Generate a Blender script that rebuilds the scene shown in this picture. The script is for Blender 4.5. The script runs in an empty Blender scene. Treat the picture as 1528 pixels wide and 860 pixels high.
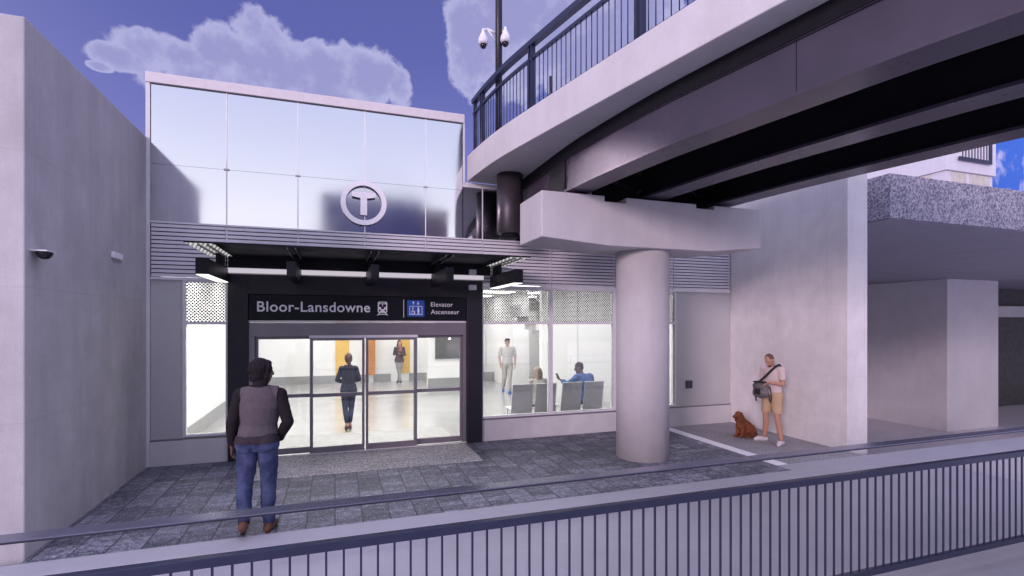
import bpy, bmesh, math, random
import numpy as np
from mathutils import Vector, Matrix, noise as mnoise
R = math.radians
random.seed(7)
SC = bpy.context.scene
COL = SC.collection

# ------------------------------------------------------------------ camera
TH = math.atan2(264, 765)
S_, C_ = math.sin(TH), math.cos(TH)
EYE = 2.25
cam_d = bpy.data.cameras.new('camera'); cam = bpy.data.objects.new('camera', cam_d); COL.objects.link(cam)
cam.location = (0, 0, EYE); cam.rotation_euler = (R(90), 0, -TH)
cam_d.sensor_width = 36; cam_d.lens = 765 / 1528 * 36
cam_d.shift_y = 53 / 1528
cam_d.clip_start = 0.05; cam_d.clip_end = 2000
SC.camera = cam

def ground(x, y, z=0.0):
    """a ground point from a measured picture position (used once, to lay things out in metres)"""
    s = (x - 764) / 765; u = (483 - y) / 765
    t = (z - EYE) / u
    return ((S_ + C_ * s) * t, (C_ - S_ * s) * t)

# ------------------------------------------------------------------ render settings
SC.render.engine = 'CYCLES'
SC.view_settings.view_transform = 'Standard'; SC.view_settings.look = 'None'
SC.view_settings.gamma = 1.0; SC.view_settings.exposure = 0.0
SC.view_settings.use_curve_mapping = False
cy = SC.cycles
cy.use_denoising = True
try: cy.denoiser = 'OPENIMAGEDENOISE'
except Exception: pass
cy.max_bounces = 10; cy.diffuse_bounces = 5; cy.glossy_bounces = 5; cy.transmission_bounces = 6; cy.transparent_max_bounces = 16
cy.sample_clamp_indirect = 4.0
cy.caustics_reflective = False; cy.caustics_refractive = False

# ------------------------------------------------------------------ materials
def nt_new(name):
    m = bpy.data.materials.new(name); m.use_nodes = True
    nt = m.node_tree; nt.nodes.clear()
    out = nt.nodes.new('ShaderNodeOutputMaterial')
    return m, nt, out
def N(nt, t, **kw):
    n = nt.nodes.new(t)
    for k, v in kw.items():
        if k in ('operation', 'blend_type', 'data_type', 'feature', 'noise_dimensions', 'interpolation_type', 'sky_type', 'vector_type', 'distance', 'clamp'):
            setattr(n, k, v)
        else:
            n.inputs[k].default_value = v
    return n
def math_(nt, op, a, b=None, c=None, clamp=False):
    n = nt.nodes.new('ShaderNodeMath'); n.operation = op; n.use_clamp = clamp
    for i, v in enumerate((a, b, c)):
        if v is None: continue
        if isinstance(v, (int, float)): n.inputs[i].default_value = v
        else: nt.links.new(v, n.inputs[i])
    return n.outputs[0]
def noise_(nt, vec, scale, detail=4, rough=0.55, stretch=None):
    if stretch:
        mp = nt.nodes.new('ShaderNodeMapping'); mp.inputs['Scale'].default_value = stretch
        nt.links.new(vec, mp.inputs[0]); vec = mp.outputs[0]
    n = nt.nodes.new('ShaderNodeTexNoise'); n.inputs['Scale'].default_value = scale
    n.inputs['Detail'].default_value = detail; n.inputs['Roughness'].default_value = rough
    nt.links.new(vec, n.inputs['Vector'])
    return n.outputs['Fac']
def mixc(nt, f, a, b, mode='MIX'):
    n = nt.nodes.new('ShaderNodeMix'); n.data_type = 'RGBA'; n.blend_type = mode; n.clamp_factor = True
    for sock, v in ((n.inputs[0], f), (n.inputs[6], a), (n.inputs[7], b)):
        if isinstance(v, (int, float)): sock.default_value = v
        elif isinstance(v, (tuple, list)): sock.default_value = (*v[:3], 1)
        else: nt.links.new(v, sock)
    return n.outputs[2]
def remap(nt, v, a, b, c=0.0, d=1.0, smooth=False):
    n = nt.nodes.new('ShaderNodeMapRange'); n.clamp = True
    if smooth: n.interpolation_type = 'SMOOTHSTEP'
    nt.links.new(v, n.inputs[0])
    for i, q in enumerate((a, b, c, d)): n.inputs[1 + i].default_value = q
    return n.outputs[0]
def coords(nt):
    return nt.nodes.new('ShaderNodeTexCoord').outputs['Object']
def principled(nt, out, rough=0.6, metal=0.0, spec=0.5):
    b = nt.nodes.new('ShaderNodeBsdfPrincipled')
    b.inputs['Roughness'].default_value = rough; b.inputs['Metallic'].default_value = metal
    b.inputs['Specular IOR Level'].default_value = spec
    nt.links.new(b.outputs[0], out.inputs[0])
    return b
def bump(nt, b, h, strength=0.3, dist=0.01):
    n = nt.nodes.new('ShaderNodeBump'); n.inputs['Strength'].default_value = strength; n.inputs['Distance'].default_value = dist
    nt.links.new(h, n.inputs['Height']); nt.links.new(n.outputs[0], b.inputs['Normal'])

def plain(name, col, rough=0.6, metal=0.0, var=0.12, scale=9.0, spec=0.5, bmp=0.0):
    m, nt, out = nt_new(name); b = principled(nt, out, rough, metal, spec)
    v = coords(nt); n = noise_(nt, v, scale, 5)
    lo = tuple(c * (1 - var) for c in col); hi = tuple(min(1, c * (1 + var)) for c in col)
    nt.links.new(mixc(nt, remap(nt, n, 0.3, 0.7), lo, hi), b.inputs['Base Color'])
    r = remap(nt, noise_(nt, v, scale * 0.6, 4), 0.3, 0.7, max(0.02, rough - 0.07), min(1, rough + 0.07))
    nt.links.new(r, b.inputs['Roughness'])
    if bmp: bump(nt, b, noise_(nt, v, scale * 12, 3), bmp, 0.004)
    return m

def concrete(name, col, var=0.14, streak=0.10, joints=None, rough=0.75, speck=0.05):
    m, nt, out = nt_new(name); b = principled(nt, out, rough, 0, 0.35)
    v = coords(nt)
    big = remap(nt, noise_(nt, v, 0.9, 5, 0.6), 0.3, 0.7, 1 - var, 1 + var * 0.6)
    st = remap(nt, noise_(nt, v, 1.0, 5, 0.65, (3.4, 3.4, 0.5)), 0.3, 0.75, 1 - streak, 1 + streak * 0.5)
    md_ = remap(nt, noise_(nt, v, 3.7, 6, 0.7), 0.35, 0.68, 1 - var * 0.6, 1 + var * 0.3)
    st = math_(nt, 'MULTIPLY', st, md_)
    fine = remap(nt, noise_(nt, v, 60, 2), 0.25, 0.75, 1 - speck, 1 + speck)
    f = math_(nt, 'MULTIPLY', math_(nt, 'MULTIPLY', big, st), fine)
    # small pores
    vo = nt.nodes.new('ShaderNodeTexVoronoi'); vo.inputs['Scale'].default_value = 14
    nt.links.new(v, vo.inputs['Vector'])
    pore = remap(nt, vo.outputs['Distance'], 0.02, 0.07, 0.8, 1.0)
    f = math_(nt, 'MULTIPLY', f, pore)
    c = nt.nodes.new('ShaderNodeVectorMath'); c.operation = 'SCALE'; c.inputs[0].default_value = col
    nt.links.new(f, c.inputs['Scale'])
    nt.links.new(c.outputs[0], b.inputs['Base Color'])
    if joints:
        sp_ = nt.nodes.new('ShaderNodeSeparateXYZ'); nt.links.new(v, sp_.inputs[0])
        def jl(q, pitch):
            fr_ = math_(nt, 'FRACT', math_(nt, 'DIVIDE', q, pitch)); dd = math_(nt, 'MINIMUM', fr_, math_(nt, 'SUBTRACT', 1.0, fr_))
            return remap(nt, math_(nt, 'MULTIPLY', dd, pitch), 0.004, 0.012, 1.0 - joints, 1.0)
        jj = math_(nt, 'MULTIPLY', jl(math_(nt, 'ADD', sp_.outputs[0], sp_.outputs[1]), 1.22), jl(sp_.outputs[2], 1.3))
        sc_ = nt.nodes.new('ShaderNodeVectorMath'); sc_.operation = 'SCALE'
        nt.links.new(c.outputs[0], sc_.inputs[0]); nt.links.new(jj, sc_.inputs['Scale']); nt.links.new(sc_.outputs[0], b.inputs['Base Color'])
    h = math_(nt, 'ADD', noise_(nt, v, 25, 4), math_(nt, 'MULTIPLY', pore, 0.6))
    bump(nt, b, h, 0.12, 0.006)
    return m

def granite(name, dark, light, sc=90.0, rough=0.8):
    m, nt, out = nt_new(name); b = principled(nt, out, rough, 0, 0.3)
    v = coords(nt)
    n = noise_(nt, v, sc, 3, 0.7); n2 = noise_(nt, v, 2.2, 4)
    f = math_(nt, 'ADD', remap(nt, n, 0.38, 0.62), math_(nt, 'MULTIPLY', math_(nt, 'SUBTRACT', n2, 0.5), 0.5), clamp=True)
    nt.links.new(mixc(nt, f, dark, light), b.inputs['Base Color'])
    bump(nt, b, n, 0.35, 0.006)
    return m

def paving(name):
    """charcoal setts 0.30 x 0.15 m in a stack bond, flecked"""
    m, nt, out = nt_new(name); b = principled(nt, out, 0.6, 0, 0.4)
    v = coords(nt)
    sp = nt.nodes.new('ShaderNodeSeparateXYZ'); nt.links.new(v, sp.inputs[0])
    def joint(s, pitch, w):
        fr = math_(nt, 'FRACT', math_(nt, 'DIVIDE', s, pitch))
        d = math_(nt, 'MINIMUM', fr, math_(nt, 'SUBTRACT', 1.0, fr))
        return remap(nt, d, w / pitch * 0.5, w / pitch * 1.1, 1.0, 0.0)
    wob = math_(nt, 'MULTIPLY', math_(nt, 'SUBTRACT', noise_(nt, v, 5, 3), 0.5), 0.02)
    jx = joint(math_(nt, 'ADD', sp.outputs[0], wob), 0.305, 0.010)
    jy = joint(math_(nt, 'ADD', sp.outputs[1], wob), 0.152, 0.007)
    j = math_(nt, 'MAXIMUM', jx, math_(nt, 'MULTIPLY', jy, 0.5))
    # a tone per sett
    fl = nt.nodes.new('ShaderNodeCombineXYZ')
    nt.links.new(math_(nt, 'FLOOR', math_(nt, 'DIVIDE', sp.outputs[0], 0.305)), fl.inputs[0])
    nt.links.new(math_(nt, 'FLOOR', math_(nt, 'DIVIDE', sp.outputs[1], 0.152)), fl.inputs[1])
    wn = nt.nodes.new('ShaderNodeTexWhiteNoise'); nt.links.new(fl.outputs[0], wn.inputs[0])
    fleck = remap(nt, noise_(nt, v, 52, 4, 0.8), 0.44, 0.64)
    fleck2 = remap(nt, noise_(nt, v, 12, 5, 0.8), 0.42, 0.66)
    tone = math_(nt, 'ADD', math_(nt, 'MULTIPLY', wn.outputs[0], 0.22), math_(nt, 'ADD', math_(nt, 'MULTIPLY', fleck, 0.45), math_(nt, 'MULTIPLY', fleck2, 0.42)), clamp=True)
    big = noise_(nt, v, 0.7, 3)
    tone = math_(nt, 'MULTIPLY', tone, remap(nt, big, 0.3, 0.7, 0.75, 1.2), clamp=True)
    tone = math_(nt, 'POWER', tone, 1.7)
    c = mixc(nt, tone, (0.014, 0.018, 0.033), (0.66, 0.66, 0.78))
    c = mixc(nt, math_(nt, 'MULTIPLY', j, 0.75), c, (0.012, 0.012, 0.018))
    nt.links.new(c, b.inputs['Base Color'])
    h = math_(nt, 'SUBTRACT', math_(nt, 'MULTIPLY', fleck, 0.3), math_(nt, 'MULTIPLY', j, 1.0))
    bump(nt, b, h, 0.5, 0.006)
    nt.links.new(remap(nt, fleck2, 0, 1, 0.5, 0.75), b.inputs['Roughness'])
    return m

def glass(name, tint=(1, 1, 1), gloss=0.04, dots=None, refl=1.0):
    """thin pane: clear with a Fresnel reflection; dots = (pitch, radius, colour, axes)"""
    m, nt, out = nt_new(name)
    tr = nt.nodes.new('ShaderNodeBsdfTransparent'); tr.inputs[0].default_value = (*tint, 1)
    gl = nt.nodes.new('ShaderNodeBsdfGlossy'); gl.inputs['Roughness'].default_value = gloss; gl.inputs[0].default_value = (refl, refl, refl, 1)
    fr = nt.nodes.new('ShaderNodeFresnel'); fr.inputs[0].default_value = 1.5
    mx = nt.nodes.new('ShaderNodeMixShader')
    nt.links.new(math_(nt, 'MULTIPLY', fr.outputs[0], 1.5, clamp=True), mx.inputs[0]); nt.links.new(tr.outputs[0], mx.inputs[1]); nt.links.new(gl.outputs[0], mx.inputs[2])
    sh = mx.outputs[0]
    if dots:
        f = dot_mask(nt, *dots[:2], dots[3])
        df = nt.nodes.new('ShaderNodeBsdfDiffuse'); df.inputs[0].default_value = (*dots[2], 1)
        m2 = nt.nodes.new('ShaderNodeMixShader')
        nt.links.new(f, m2.inputs[0]); nt.links.new(sh, m2.inputs[1]); nt.links.new(df.outputs[0], m2.inputs[2])
        sh = m2.outputs[0]
    nt.links.new(sh, out.inputs[0])
    return m
def dot_mask(nt, pitch, rad, axes, ratio=1.0):
    v = coords(nt); sp = nt.nodes.new('ShaderNodeSeparateXYZ'); nt.links.new(v, sp.inputs[0])
    a, b = sp.outputs[axes[0]], sp.outputs[axes[1]]
    def cell(off):
        def fr(s, p): return math_(nt, 'SUBTRACT', math_(nt, 'FRACT', math_(nt, 'ADD', math_(nt, 'DIVIDE', s, p), off)), 0.5)
        x, y = fr(a, pitch), fr(b, pitch * ratio)
        return math_(nt, 'SQRT', math_(nt, 'ADD', math_(nt, 'MULTIPLY', x, x), math_(nt, 'MULTIPLY', y, y)))
    d = math_(nt, 'MINIMUM', cell(0.0), cell(0.5))
    return remap(nt, d, rad / pitch * 0.9, rad / pitch * 1.1, 1.0, 0.0)
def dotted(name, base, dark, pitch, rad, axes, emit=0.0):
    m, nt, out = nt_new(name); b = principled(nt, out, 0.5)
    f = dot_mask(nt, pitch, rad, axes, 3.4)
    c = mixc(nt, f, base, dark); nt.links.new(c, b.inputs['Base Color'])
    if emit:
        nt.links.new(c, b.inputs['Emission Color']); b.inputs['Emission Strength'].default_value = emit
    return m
def emitter(name, col, st):
    m, nt, out = nt_new(name); e = nt.nodes.new('ShaderNodeEmission'); e.inputs[0].default_value = (*col, 1); e.inputs[1].default_value = st
    nt.links.new(e.outputs[0], out.inputs[0]); return m

M = dict(
    wall=concrete('pale_concrete', (0.60, 0.585, 0.59)),
    wall2=concrete('side_concrete', (0.54, 0.525, 0.535), 0.12, 0.12, joints=0.07),
    finwall=concrete('fin_concrete', (0.74, 0.715, 0.71), 0.10, 0.06, joints=0.06),
    plinth=concrete('plinth_concrete', (0.62, 0.60, 0.61), 0.08, 0.04),
    fascia=concrete('fascia_concrete', (0.65, 0.625, 0.635), 0.06, 0.05),
    pier=concrete('pier_concrete', (0.60, 0.575, 0.59), 0.07, 0.07),
    pave=paving('dark_setts'),
    speckle=granite('speckled_paving', (0.15, 0.145, 0.15), (0.46, 0.44, 0.46), 40),
    apron=granite('door_apron', (0.16, 0.155, 0.155), (0.66, 0.63, 0.61), 40),
    lightpave=concrete('light_paving', (0.42, 0.41, 0.44), 0.08, 0.02, rough=0.5),
    streetpave=concrete('street_paving', (0.80, 0.76, 0.80), 0.08, 0.02, rough=0.4),
    kerb=concrete('kerb_stone', (0.43, 0.42, 0.455), 0.07, 0.02),
    granite=granite('granite_facing', (0.10, 0.10, 0.14), (0.46, 0.45, 0.52), 26),
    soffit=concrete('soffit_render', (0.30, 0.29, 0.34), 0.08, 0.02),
    coping=plain('coping_metal', (0.72, 0.67, 0.68), 0.5, 0.0, 0.05),
    white_metal=plain('white_metal', (0.72, 0.71, 0.74), 0.4, 0.0, 0.05),
    louvre=plain('louvre_metal', (0.70, 0.68, 0.73), 0.45, 0.0, 0.05),
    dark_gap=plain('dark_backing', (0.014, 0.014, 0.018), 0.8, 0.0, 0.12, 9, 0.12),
    spandrel=plain('mirror_glass', (0.86, 0.88, 0.93), 0.085, 1.0, 0.01, 0.6),
    panel=plain('grey_panel', (0.50, 0.50, 0.50), 0.35, 0.0, 0.05, 1.2),
    portal=plain('portal_metal', (0.022, 0.020, 0.027), 0.40, 0.0, 0.15, 2.5, 0.22),
    doorframe=plain('door_aluminium', (0.21, 0.19, 0.215), 0.38, 0.3, 0.06, 3),
    steel=plain('canopy_steel', (0.008, 0.008, 0.012), 0.45, 0.0, 0.2, 4, 0.18),
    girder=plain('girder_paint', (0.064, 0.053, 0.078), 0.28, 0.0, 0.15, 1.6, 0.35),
    girder_shaded=plain('girder_painted_shade', (0.016, 0.016, 0.020), 0.55, 0.0, 0.15, 1.6, 0.12),  # darker copy of the girder paint, shade put into the colour
    navy=plain('railing_paint', (0.030, 0.036, 0.075), 0.35, 0.2, 0.12, 5),
    handrail=plain('handrail_steel', (0.26, 0.265, 0.35), 0.27, 0.85, 0.02, 0.4),
    handedge=plain('handrail_edge', (0.02, 0.022, 0.04), 0.4, 0.0, 0.1),
    pole=plain('pole_paint', (0.012, 0.012, 0.02), 0.4),
    drum=plain('drum_steel', (0.06, 0.05, 0.06), 0.4, 0.4, 0.1),
    glass=glass('clear_glass', (0.97, 0.98, 0.98)),
    frit=glass('dotted_glass', (0.97, 0.98, 0.98), 0.04, (0.052, 0.0130, (0.03, 0.03, 0.035), (0, 2))),
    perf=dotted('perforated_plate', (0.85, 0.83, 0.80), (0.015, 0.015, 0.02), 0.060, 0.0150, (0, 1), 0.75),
    led=emitter('led_strip', (1.0, 0.97, 0.95), 1.6), bar=emitter('bar_reflection', (0.95, 0.88, 1.0), 0.62),  # bar glows to imitate a reflection over the doors
    sign=plain('sign_face', (0.006, 0.007, 0.012), 0.5, 0.0, 0.1, 9, 0.2),
    signwhite=plain('sign_lettering', (0.86, 0.84, 0.88), 0.6, 0.0, 0.03),
    signblue=plain('sign_blue', (0.012, 0.085, 0.42), 0.5, 0.0, 0.06),
    logo=plain('emblem_white', (0.90, 0.89, 0.92), 0.4, 0.0, 0.03),
    inwall=plain('interior_white', (0.84, 0.835, 0.83), 0.6, 0.0, 0.02, 2),
    inbase=plain('interior_grey_base', (0.30, 0.30, 0.30), 0.45, 0.0, 0.06, 2),
    yellow=plain('yellow_panel', (0.72, 0.46, 0.13), 0.5, 0.0, 0.05),
    orange=plain('orange_panel', (0.46, 0.19, 0.05), 0.5, 0.0, 0.05),
    infloor=None,
    ceil_light=emitter('ceiling_light', (1.0, 0.985, 0.965), 10.8),
    door_spill_light=emitter('door_spill_light', (1.0, 0.965, 0.93), 38.0),  # stronger emitter, added to spill light onto the apron
    matting=plain('entrance_matting', (0.30, 0.295, 0.29), 0.8),
    board=plain('dark_board', (0.11, 0.11, 0.11), 0.35),
    chair=plain('chair_grey', (0.52, 0.51, 0.54), 0.45, 0.2, 0.06),
    camwhite=plain('camera_white', (0.78, 0.77, 0.80), 0.35),
    camblack=plain('camera_black', (0.012, 0.012, 0.015), 0.12),
    darkwall=plain('dark_cladding', (0.045, 0.043, 0.042), 0.6, 0, 0.35, 5),
    cream=plain('cream_panel', (0.62, 0.58, 0.50), 0.5),
    white=plain('white_render', (0.70, 0.69, 0.74), 0.6, 0, 0.05),
    backwall=plain('opposite_render', (0.10, 0.10, 0.20), 0.8, 0, 0.1, 0.5),
    backwarm=plain('opposite_brick', (0.22, 0.17, 0.17), 0.8, 0, 0.1, 0.5),
)
def floor_mat():
    m, nt, out = nt_new('interior_tile'); b = principled(nt, out, 0.16, 0, 0.55)
    v = coords(nt); sp = nt.nodes.new('ShaderNodeSeparateXYZ'); nt.links.new(v, sp.inputs[0])
    def joint(s, p):
        fr = math_(nt, 'FRACT', math_(nt, 'DIVIDE', s, p)); d = math_(nt, 'MINIMUM', fr, math_(nt, 'SUBTRACT', 1.0, fr))
        return remap(nt, d, 0.003, 0.006, 1.0, 0.0)
    j = math_(nt, 'MAXIMUM', joint(sp.outputs[0], 0.9), joint(sp.outputs[1], 0.9))
    c = mixc(nt, remap(nt, noise_(nt, v, 1.3, 4), 0.3, 0.7), (0.33, 0.325, 0.32), (0.40, 0.395, 0.39))
    c = mixc(nt, math_(nt, 'MULTIPLY', j, 0.4), c, (0.35, 0.34, 0.33))
    nt.links.new(c, b.inputs['Base Color']); return m
M['infloor'] = floor_mat()
def painted_sky():  # bright sky and clouds put into the surface colour
    m, nt, out = nt_new('painted_sky_clouds'); b = principled(nt, out, 0.5)
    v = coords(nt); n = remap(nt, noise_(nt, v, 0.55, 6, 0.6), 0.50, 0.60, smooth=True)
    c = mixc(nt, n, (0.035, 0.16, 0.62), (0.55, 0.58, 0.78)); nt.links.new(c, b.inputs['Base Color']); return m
M['painted_sky'] = painted_sky()

# ------------------------------------------------------------------ mesh builder
class MB:
    def __init__(s): s.v = []; s.f = []; s.sm = []
    def add(s, vs, fs, smooth=False):
        o = len(s.v); s.v += [tuple(q) for q in vs]; s.f += [tuple(o + i for i in q) for q in fs]; s.sm += [smooth] * len(fs); return s
    def box(s, x0, x1, y0, y1, z0, z1):
        if x0 > x1: x0, x1 = x1, x0
        if y0 > y1: y0, y1 = y1, y0
        if z0 > z1: z0, z1 = z1, z0
        return s.add([(x0,y0,z0),(x1,y0,z0),(x1,y1,z0),(x0,y1,z0),(x0,y0,z1),(x1,y0,z1),(x1,y1,z1),(x0,y1,z1)],
                     [(0,3,2,1),(4,5,6,7),(0,1,5,4),(1,2,6,5),(2,3,7,6),(3,0,4,7)])
    def cyl(s, p0, p1, r0, r1=None, n=20, smooth=True):
        r1 = r0 if r1 is None else r1
        p0, p1 = Vector(p0), Vector(p1); d = (p1 - p0).normalized()
        a = d.orthogonal().normalized(); b = d.cross(a)
        vs = []
        for p, r in ((p0, r0), (p1, r1)):
            for i in range(n):
                t = 2 * math.pi * i / n; vs.append(p + (a * math.cos(t) + b * math.sin(t)) * r)
        o = len(s.v); s.v += [tuple(q) for q in vs]
        for i in range(n):
            j = (i + 1) % n; s.f.append((o + i, o + j, o + n + j, o + n + i)); s.sm.append(smooth)
        s.f.append(tuple(o + i for i in range(n))[::-1]); s.sm.append(False)
        s.f.append(tuple(o + n + i for i in range(n))); s.sm.append(False)
        return s
    def lathe(s, c, prof, n=24):
        vs = []; c = Vector(c)
        for r, z in prof:
            for i in range(n):
                t = 2 * math.pi * i / n; vs.append((c.x + r * math.cos(t), c.y + r * math.sin(t), c.z + z))
        fs = []
        for k in range(len(prof) - 1):
            for i in range(n):
                j = (i + 1) % n; fs.append((k * n + i, k * n + j, (k + 1) * n + j, (k + 1) * n + i))
        fs.append(tuple(range(n))[::-1]); fs.append(tuple((len(prof) - 1) * n + i for i in range(n)))
        return s.add(vs, fs, True)
    def prism(s, poly, axis, a, b):
        """polygon (2D) extruded along axis from a to b"""
        def P(u, v, w): return {0: (w, u, v), 1: (u, w, v), 2: (u, v, w)}[axis]
        n = len(poly); vs = [P(u, v, a) for u, v in poly] + [P(u, v, b) for u, v in poly]
        fs = [tuple(range(n))[::-1], tuple(range(n, 2 * n))] + [(i, (i + 1) % n, n + (i + 1) % n, n + i) for i in range(n)]
        return s.add(vs, fs)
    def sweep(s, pts, sect):
        """pts: list of (pos, normal) with normal horizontal; sect: polygon in (normal offset, z)"""
        n = len(sect); vs = []
        for p, nn in pts:
            for o, z in sect: vs.append((p.x + nn.x * o, p.y + nn.y * o, z))
        fs = []
        for k in range(len(pts) - 1):
            for i in range(n):
                j = (i + 1) % n; fs.append((k * n + i, k * n + j, (k + 1) * n + j, (k + 1) * n + i))
        fs.append(tuple(range(n))[::-1]); fs.append(tuple((len(pts) - 1) * n + i for i in range(n)))
        return s.add(vs, fs)
    def build(s, name, m, parent=None, bevel=0.0, kind=None, label=None, cat=None, group=None, local=False):
        me = bpy.data.meshes.new(name)
        off = Vector((0, 0, 0))
        if parent is not None and not local:
            q = parent
            while q: off += q.location; q = q.parent
        me.from_pydata([tuple(Vector(v) - off) for v in s.v], [], s.f)
        me.polygons.foreach_set('use_smooth', s.sm)
        bm = bmesh.new(); bm.from_mesh(me); bmesh.ops.recalc_face_normals(bm, faces=bm.faces[:]); bm.to_mesh(me); bm.free()
        me.materials.append(M[m] if isinstance(m, str) else m)
        o = bpy.data.objects.new(name, me); COL.objects.link(o)
        if parent is not None: o.parent = parent
        if bevel:
            md = o.modifiers.new('bevel', 'BEVEL'); md.width = bevel; md.segments = 2; md.limit_method = 'ANGLE'; md.angle_limit = R(35)
        tag(o, label, cat, group, kind)
        return o
def tag(o, label=None, cat=None, group=None, kind=None):
    if label: o['label'] = label
    if cat: o['category'] = cat
    if group: o['group'] = group
    if kind: o['kind'] = kind
    return o
def thing(name, label, cat, loc=(0, 0, 0), rz=0.0, group=None):
    o = bpy.data.objects.new(name, None); COL.objects.link(o); o.location = loc; o.rotation_euler = (0, 0, rz)
    o.empty_display_size = 0.2
    return tag(o, label, cat, group)
def box(*a): return MB().box(*a)
def mesh_text(txt, size, bold=0.0, extrude=0.004):
    cu = bpy.data.curves.new('text', 'FONT'); cu.body = txt; cu.size = size; cu.offset = bold; cu.extrude = extrude; cu.space_character = 1.06
    o = bpy.data.objects.new('text', cu); COL.objects.link(o)
    dg = bpy.context.evaluated_depsgraph_get(); me = bpy.data.meshes.new_from_object(o.evaluated_get(dg))
    bpy.data.objects.remove(o); bpy.data.curves.remove(cu)
    return me

# ------------------------------------------------------------------ world and sun
SUN_AZ = Vector((-0.73, -0.68, 0)).normalized()     # horizontal direction towards the low sun, behind and left of the camera
SUN_EL = R(11)
w = bpy.data.worlds.new('World'); SC.world = w; w.use_nodes = True
nt = w.node_tree; nt.nodes.clear()
wo = nt.nodes.new('ShaderNodeOutputWorld')
dirv = nt.nodes.new('ShaderNodeTexCoord').outputs['Generated']
sp = nt.nodes.new('ShaderNodeSeparateXYZ'); nt.links.new(dirv, sp.inputs[0])
dx, dy, dz = sp.outputs
az = math_(nt, 'ARCTAN2', dx, dy)
el = math_(nt, 'ARCSINE', dz)
def ramp(nt, v, stops):
    n = nt.nodes.new('ShaderNodeValToRGB'); nt.links.new(v, n.inputs[0])
    e = n.color_ramp.elements
    while len(e) < len(stops): e.new(0.5)
    for q, (p, c) in zip(e, stops): q.position = p; q.color = (*c, 1)
    return n.outputs[0]
h = remap(nt, el, 0.0, R(90))
front = ramp(nt, h, [(0.0, (0.30, 0.27, 0.60)), (0.12, (0.20, 0.20, 0.56)), (0.30, (0.108, 0.118, 0.40)), (0.37, (0.104, 0.112, 0.38)), (0.52, (0.95, 0.92, 1.45)), (1.0, (1.7, 1.62, 2.35))])  # upper stops brightened beyond the visible sky as added fill light
rear = ramp(nt, h, [(0.0, (0.86, 0.78, 0.94)), (0.12, (0.98, 0.94, 1.05)), (0.20, (0.74, 0.745, 0.95)), (0.32, (0.50, 0.53, 0.86)), (0.38, (0.54, 0.56, 0.90)), (0.52, (1.15, 1.1, 1.6)), (1.0, (1.9, 1.8, 2.6))])  # upper stops raised for fill here too
dt = nt.nodes.new('ShaderNodeVectorMath'); dt.operation = 'DOT_PRODUCT'; nt.links.new(dirv, dt.inputs[0]); dt.inputs[1].default_value = Vector((-0.57, -0.82, 0)).normalized()
bk = remap(nt, dt.outputs['Value'], -0.66, 0.60, smooth=True)
col = mixc(nt, bk, front, rear)
# clouds: soft-edged banks at fixed bearings (azimuth, elevation, half-widths in radians)
wob = nt.nodes.new('ShaderNodeTexNoise'); wob.inputs['Scale'].default_value = 7.5; wob.inputs['Detail'].default_value = 4; wob.inputs['Roughness'].default_value = 0.6
nt.links.new(dirv, wob.inputs['Vector'])
hf = nt.nodes.new('ShaderNodeTexNoise'); hf.inputs['Scale'].default_value = 22.0; hf.inputs['Detail'].default_value = 8; hf.inputs['Roughness'].default_value = 0.62
nt.links.new(dirv, hf.inputs['Vector'])
nz = math_(nt, 'SUBTRACT', wob.outputs['Fac'], 0.5); nh = math_(nt, 'SUBTRACT', hf.outputs['Fac'], 0.5)
def px_dir(x, y):
    s = (x - 764) / 765; u = (483 - y) / 765
    X, Y, Z = S_ + C_ * s, C_ - S_ * s, u
    return math.atan2(X, Y), math.atan2(Z, math.hypot(X, Y))
BANKS = [((385, 100), 0.085, 0.085), ((330, 75), 0.055, 0.05), ((420, 110), 0.10, 0.06), ((250, 85), 0.085, 0.035), ((185, 88), 0.05, 0.022), ((490, 110), 0.08, 0.055), ((560, 118), 0.062, 0.055), ((595, 135), 0.03, 0.04), ((330, 130), 0.14, 0.06), ((470, 160), 0.18, 0.05),
         ((760, 20), 0.13, 0.16), ((860, 60), 0.15, 0.10), ((705, 50), 0.055, 0.10), ((950, 40), 0.12, 0.07), ((150, 100), 0.02, 0.008), ((1120, 130), 0.1, 0.05)]
acc = None
for (bx, by), ra, re in BANKS:
    a0, e0 = px_dir(bx, by)
    qa = math_(nt, 'DIVIDE', math_(nt, 'SUBTRACT', az, a0), ra); qe = math_(nt, 'DIVIDE', math_(nt, 'SUBTRACT', el, e0), re)
    b_ = math_(nt, 'SUBTRACT', 1.0, math_(nt, 'ADD', math_(nt, 'MULTIPLY', qa, qa), math_(nt, 'MULTIPLY', qe, qe)))
    acc = b_ if acc is None else math_(nt, 'MAXIMUM', acc, b_)
cm = math_(nt, 'ADD', math_(nt, 'MAXIMUM', acc, -1.5), math_(nt, 'ADD', math_(nt, 'MULTIPLY', nz, 1.9), math_(nt, 'MULTIPLY', nh, 1.5)))
mask = remap(nt, cm, 0.04, 0.34, smooth=True)
inner = remap(nt, math_(nt, 'ADD', cm, math_(nt, 'MULTIPLY', nh, 1.0)), 0.15, 0.95, smooth=True)
ccol = mixc(nt, inner, (0.47, 0.46, 0.74), (0.325, 0.318, 0.60))
col = mixc(nt, math_(nt, 'MULTIPLY', mask, 0.93), col, ccol)
sky = nt.nodes.new('ShaderNodeTexSky'); sky.sky_type = 'NISHITA'; sky.sun_disc = False
sky.sun_elevation = SUN_EL; sky.sun_rotation = math.atan2(SUN_AZ.x, SUN_AZ.y)
bg1 = nt.nodes.new('ShaderNodeBackground'); nt.links.new(col, bg1.inputs[0]); bg1.inputs[1].default_value = 1.0
bg2 = nt.nodes.new('ShaderNodeBackground'); nt.links.new(sky.outputs[0], bg2.inputs[0]); bg2.inputs[1].default_value = 0.012
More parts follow.
